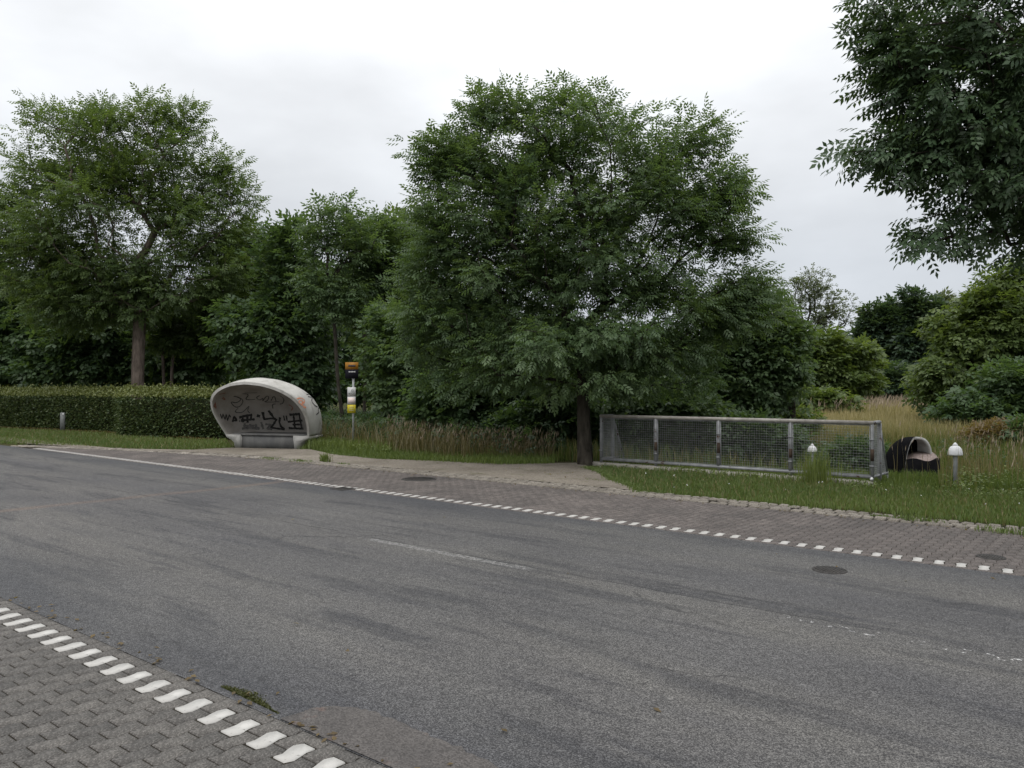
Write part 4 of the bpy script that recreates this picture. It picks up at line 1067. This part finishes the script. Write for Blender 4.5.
# ------------------------------------------------------------------ railing
def railing():
    x0, x1, y = -9.49, -3.87, 14.5
    root = empty('railing', (x0, y, 0), label='galvanised steel mesh railing with bare concrete plinth along the stream crossing', cat='railing')
    H = 1.075; xs_ = [0, 1.36, 2.76, 4.19, 5.62]; L = 5.62
    b = MB(); b.box((L/2-.22, .0, -.03), (L+.5, .28, .17), bev=.015); b.build('plinth', M['plinth'], root)
    b = MB(); b.tube([(-.02, 0, H), (L+.02, 0, H)], .036, 12); b.build('top_rail', M['rail'], root, smooth=True)
    b = MB(); b.tube([(.0, 0, .13), (L, 0, .13)], .028, 10); b.build('bottom_rail', M['galv'], root, smooth=True)
    for x in xs_:
        b = MB(); b.box((x, .0, H/2+.015), (.046, .046, H-.05), bev=.004); p = b.build('post', M['galv'], root)
        for z in (.32, .78):
            b = MB(); b.box((x, -.030, z), (.082, .014, .026)); b.build('clamp', M['galv'], p)
        if x > 0: b = MB(); b.box((x, -.002, .50+R.normal(0, .02)), (.050, .050, .13+R.uniform(0, .12))); b.build('rust_band', M['rust'], p)
    def wires(xa, xb, za, zb, st, f):
        b = MB(); r = .0020
        for x in np.arange(xa+st/2, xb, st): b.add(*bar(f(x, za), f(x, zb), r))
        for z in np.arange(za+st/2, zb, st): b.add(*bar(f(xa, z), f(xb, z), r))
        return b
    def bar(p, q, r):
        p, q = np.array(p, float), np.array(q, float); d = norm(q-p); a = norm(np.cross(d, (.3, .9, .2))); c = np.cross(d, a)
        V = [p+r*a, p-r*.5*a+r*.87*c, p-r*.5*a-r*.87*c]; V += [v+(q-p) for v in V]
        return V, [(0, 1, 4, 3), (1, 2, 5, 4), (2, 0, 3, 5)]
    for i in range(4):
        a, c = xs_[i]+.035, xs_[i+1]-.035
        b = MB()
        for za in (.165, H-.042): b.box(((a+c)/2, 0.0, za), (c-a, .012, .012))
        for xa in (a+.006, c-.006): b.box((xa, 0.001, (H+.123)/2), (.012, .010, H-.2))
        fr = b.build('mesh_frame', M['galv'], root)
        wires(a, c, .17, H-.045, .048, lambda x, z: (x, .002, z)).build('wire_mesh', M['wire'], fr)['kind'] = 'stuff'
    for x in (0.0, L):                        # wings running back, sloping down to the bank
        d1, d2 = .46, .95
        b = MB(); b.tube([(x, 0, H), (x, d1, H)], .034, 10); b.tube([(x, d1, H), (x, d2, .10)], .022, 8); b.tube([(x, 0, .13), (x, d2, .13)], .022, 8)
        b.tube([(x, d2, -.5), (x, d2, .16)], .022, 8)
        wg = b.build('wing_rail', M['galv'], root, smooth=True)
        b = MB(); b.box((x, d1, H/2-.15), (.06, .06, H+.25)); b.build('wing_post', M['galv'], root)
        b = MB(); st = .034
        for yy in np.arange(.03, d2, st):
            zt = H if yy < d1 else H-(yy-d1)/(d2-d1)*(H-.12)
            if zt > .2: b.add(*bar((x, yy, .13), (x, yy, zt), .0036))
        for z in np.arange(.16, H, st):
            ye = d1+(H-z)/(H-.12)*(d2-d1); b.add(*bar((x, 0, z), (x, ye, z), .0036))
        b.build('wing_mesh', M['wire'], wg)['kind'] = 'stuff'
    b = MB(); b.lathe([(.028, -.02), (.028, .01), (.01, .03)], (L, -.045, .10), 10); b.build('bolt_cap', M['lamp_white'], root)
railing()

# ------------------------------------------------------------------ lamps on short posts
def lamp(px, py_top, yc, label, h_post=None, s=1.0, zbase=-.05):
    p = W((px-512)/F*yc, yc, 0); zt = CH-(py_top-HZ)/F*yc
    root = empty('path_lamp', (p[0], p[1], zbase), label=label, cat='path lamp', group='white domed path lamps')
    zt -= zbase
    b = MB(); b.lathe([(.045*s, -.1), (.042*s, zt-.30*s), (.05*s, zt-.24*s), (.05*s, zt-.2*s)], n=14); b.build('post', M['pole_grey'], root, smooth=True)
    b = MB()
    b.lathe([(.115*s, zt-.262*s), (.135*s, zt-.255*s), (.138*s, zt-.235*s), (.132*s, zt-.18*s), (.115*s, zt-.125*s), (.085*s, zt-.085*s), (.045*s, zt-.062*s)], n=26)
    sh_ = b.build('shade', M['lamp_white'], root, smooth=True)
    b = MB(); b.lathe([(.047*s, zt-.064*s), (.046*s, zt-.04*s), (.022*s, zt-.012*s), (.006*s, zt)], n=16); b.build('finial', M['lamp_white'], sh_, smooth=True)
    return root
lamp(955, 442.5, 13.7, 'white domed lamp on a grey post in the grass right of the culvert', s=.86)
lamp(812, 443.5, 17.2, 'small white path lamp seen through the right half of the railing mesh', zbase=-.78, s=.72)
lamp(382.5, 394.5, 26.5, 'faint white path lamp half hidden in leaves right of the bus stop', s=.85)

# ------------------------------------------------------------------ culvert mouth: black hood over a low tub
def culvert():
    yc = 17.0; c = W((909.5-512)/F*yc, yc, 0); px = yc/F
    zc = CH-(476-HZ)/F*yc
    root = empty('culvert', (c[0], c[1], zc), math.atan2(SY, CY)-.55, label='black hooded culvert mouth with inner rim painted pale as if lit, in the tall grass by the railing', cat='culvert')
    R_, Hh = .55, .86
    # hood: the left half of a dome, cut by a slightly turned plane
    V, Fs = [], []; nu, nv = 22, 14
    for skin, r in ((0, 1.0), (1, .93)):
        for i in range(nv+1):
            ph = (i/nv)*math.pi/2
            for j in range(nu+1):
                th = math.radians(38+j/nu*226)
                x, y = R_*r*math.cos(th)*math.cos(ph)**.72, R_*r*math.sin(th)*math.cos(ph)**.72
                z = Hh*r*math.sin(ph)**.9
                V.append((x+.10*(z/Hh)**2, y, z))
    n = nu+1; o = (nv+1)*n
    for i in range(nv):
        for j in range(nu):
            a = i*n+j; Fs.append([a, a+1, a+n+1, a+n]); Fs.append([o+a+n, o+a+n+1, o+a+1, o+a])
    k0 = len(Fs)
    for i in range(nv):
        for j in (0, nu):
            a = i*n+j; Fs.append([a, a+n, o+a+n, o+a])
    me = mesh('hood', V, Fs, smooth=True)
    mi = np.zeros(len(Fs), np.int32)
    for k in range(1, k0, 2):
        j = (k//2) % nu
        if j < 4: mi[k] = 1  # inner strip by the opening painted pale as if lit
    mi[k0:] = 1; me.polygons.foreach_set('material_index', mi)  # cut edges get the same painted highlight
    link('hood', me, [M['black_plastic'], M['inner_lit_tone']], root)
    # low tub wall to the right, with gravel inside
    V, Fs = [], []
    for skin, r in ((0, 1.02), (1, .94)):
        for z in (-.3, .40):
            for j in range(25):
                th = math.radians(-95+j/24*170); V.append((R_*r*math.cos(th)+.02, R_*r*math.sin(th), z+(0 if z < 0 else .03*math.sin(j*.7))))
    for s0, fl in ((0, False), (50, True)):
        for j in range(24):
            f = [s0+j, s0+j+1, s0+25+j+1, s0+25+j]; Fs.append(f[::-1] if fl else f)
    for j in range(24): Fs.append([25+j, 25+j+1, 75+j+1, 75+j])
    link('rim_wall', mesh('rim_wall', V, Fs), M['black_plastic'], root)
    b = MB(); n_ = 20
    b.prism([(R_*.95*math.cos(t)*1.0+.02, R_*.95*math.sin(t), .30+.26*max(0, math.sin(t))+.06*math.cos(t)) for t in np.linspace(-1.5, 1.7, n_)]+[(-.3, .3, .50), (-.3, -.3, .25)], (0, 0, -.3))
    b.build('gravel_bed', M['pink_stone'], root)
culvert()

# ------------------------------------------------------------------ marker post in front of the hedge
p = G(63, 431)
r_ = empty('marker_post', (p[0]+.05, p[1]-.02, -.02), math.atan2(SY, CY), label='short grey marker post with a small white reflector against the hedge', cat='marker post')
b = MB(); b.box((0, 0, .38), (.17, .09, .78), bev=.03); b.build('post', M['post_grey'], r_)
b = MB(); b.box((.045, -.052, .70), (.06, .012, .06), bev=.004); b.build('reflector', M['lamp_white'], r_)
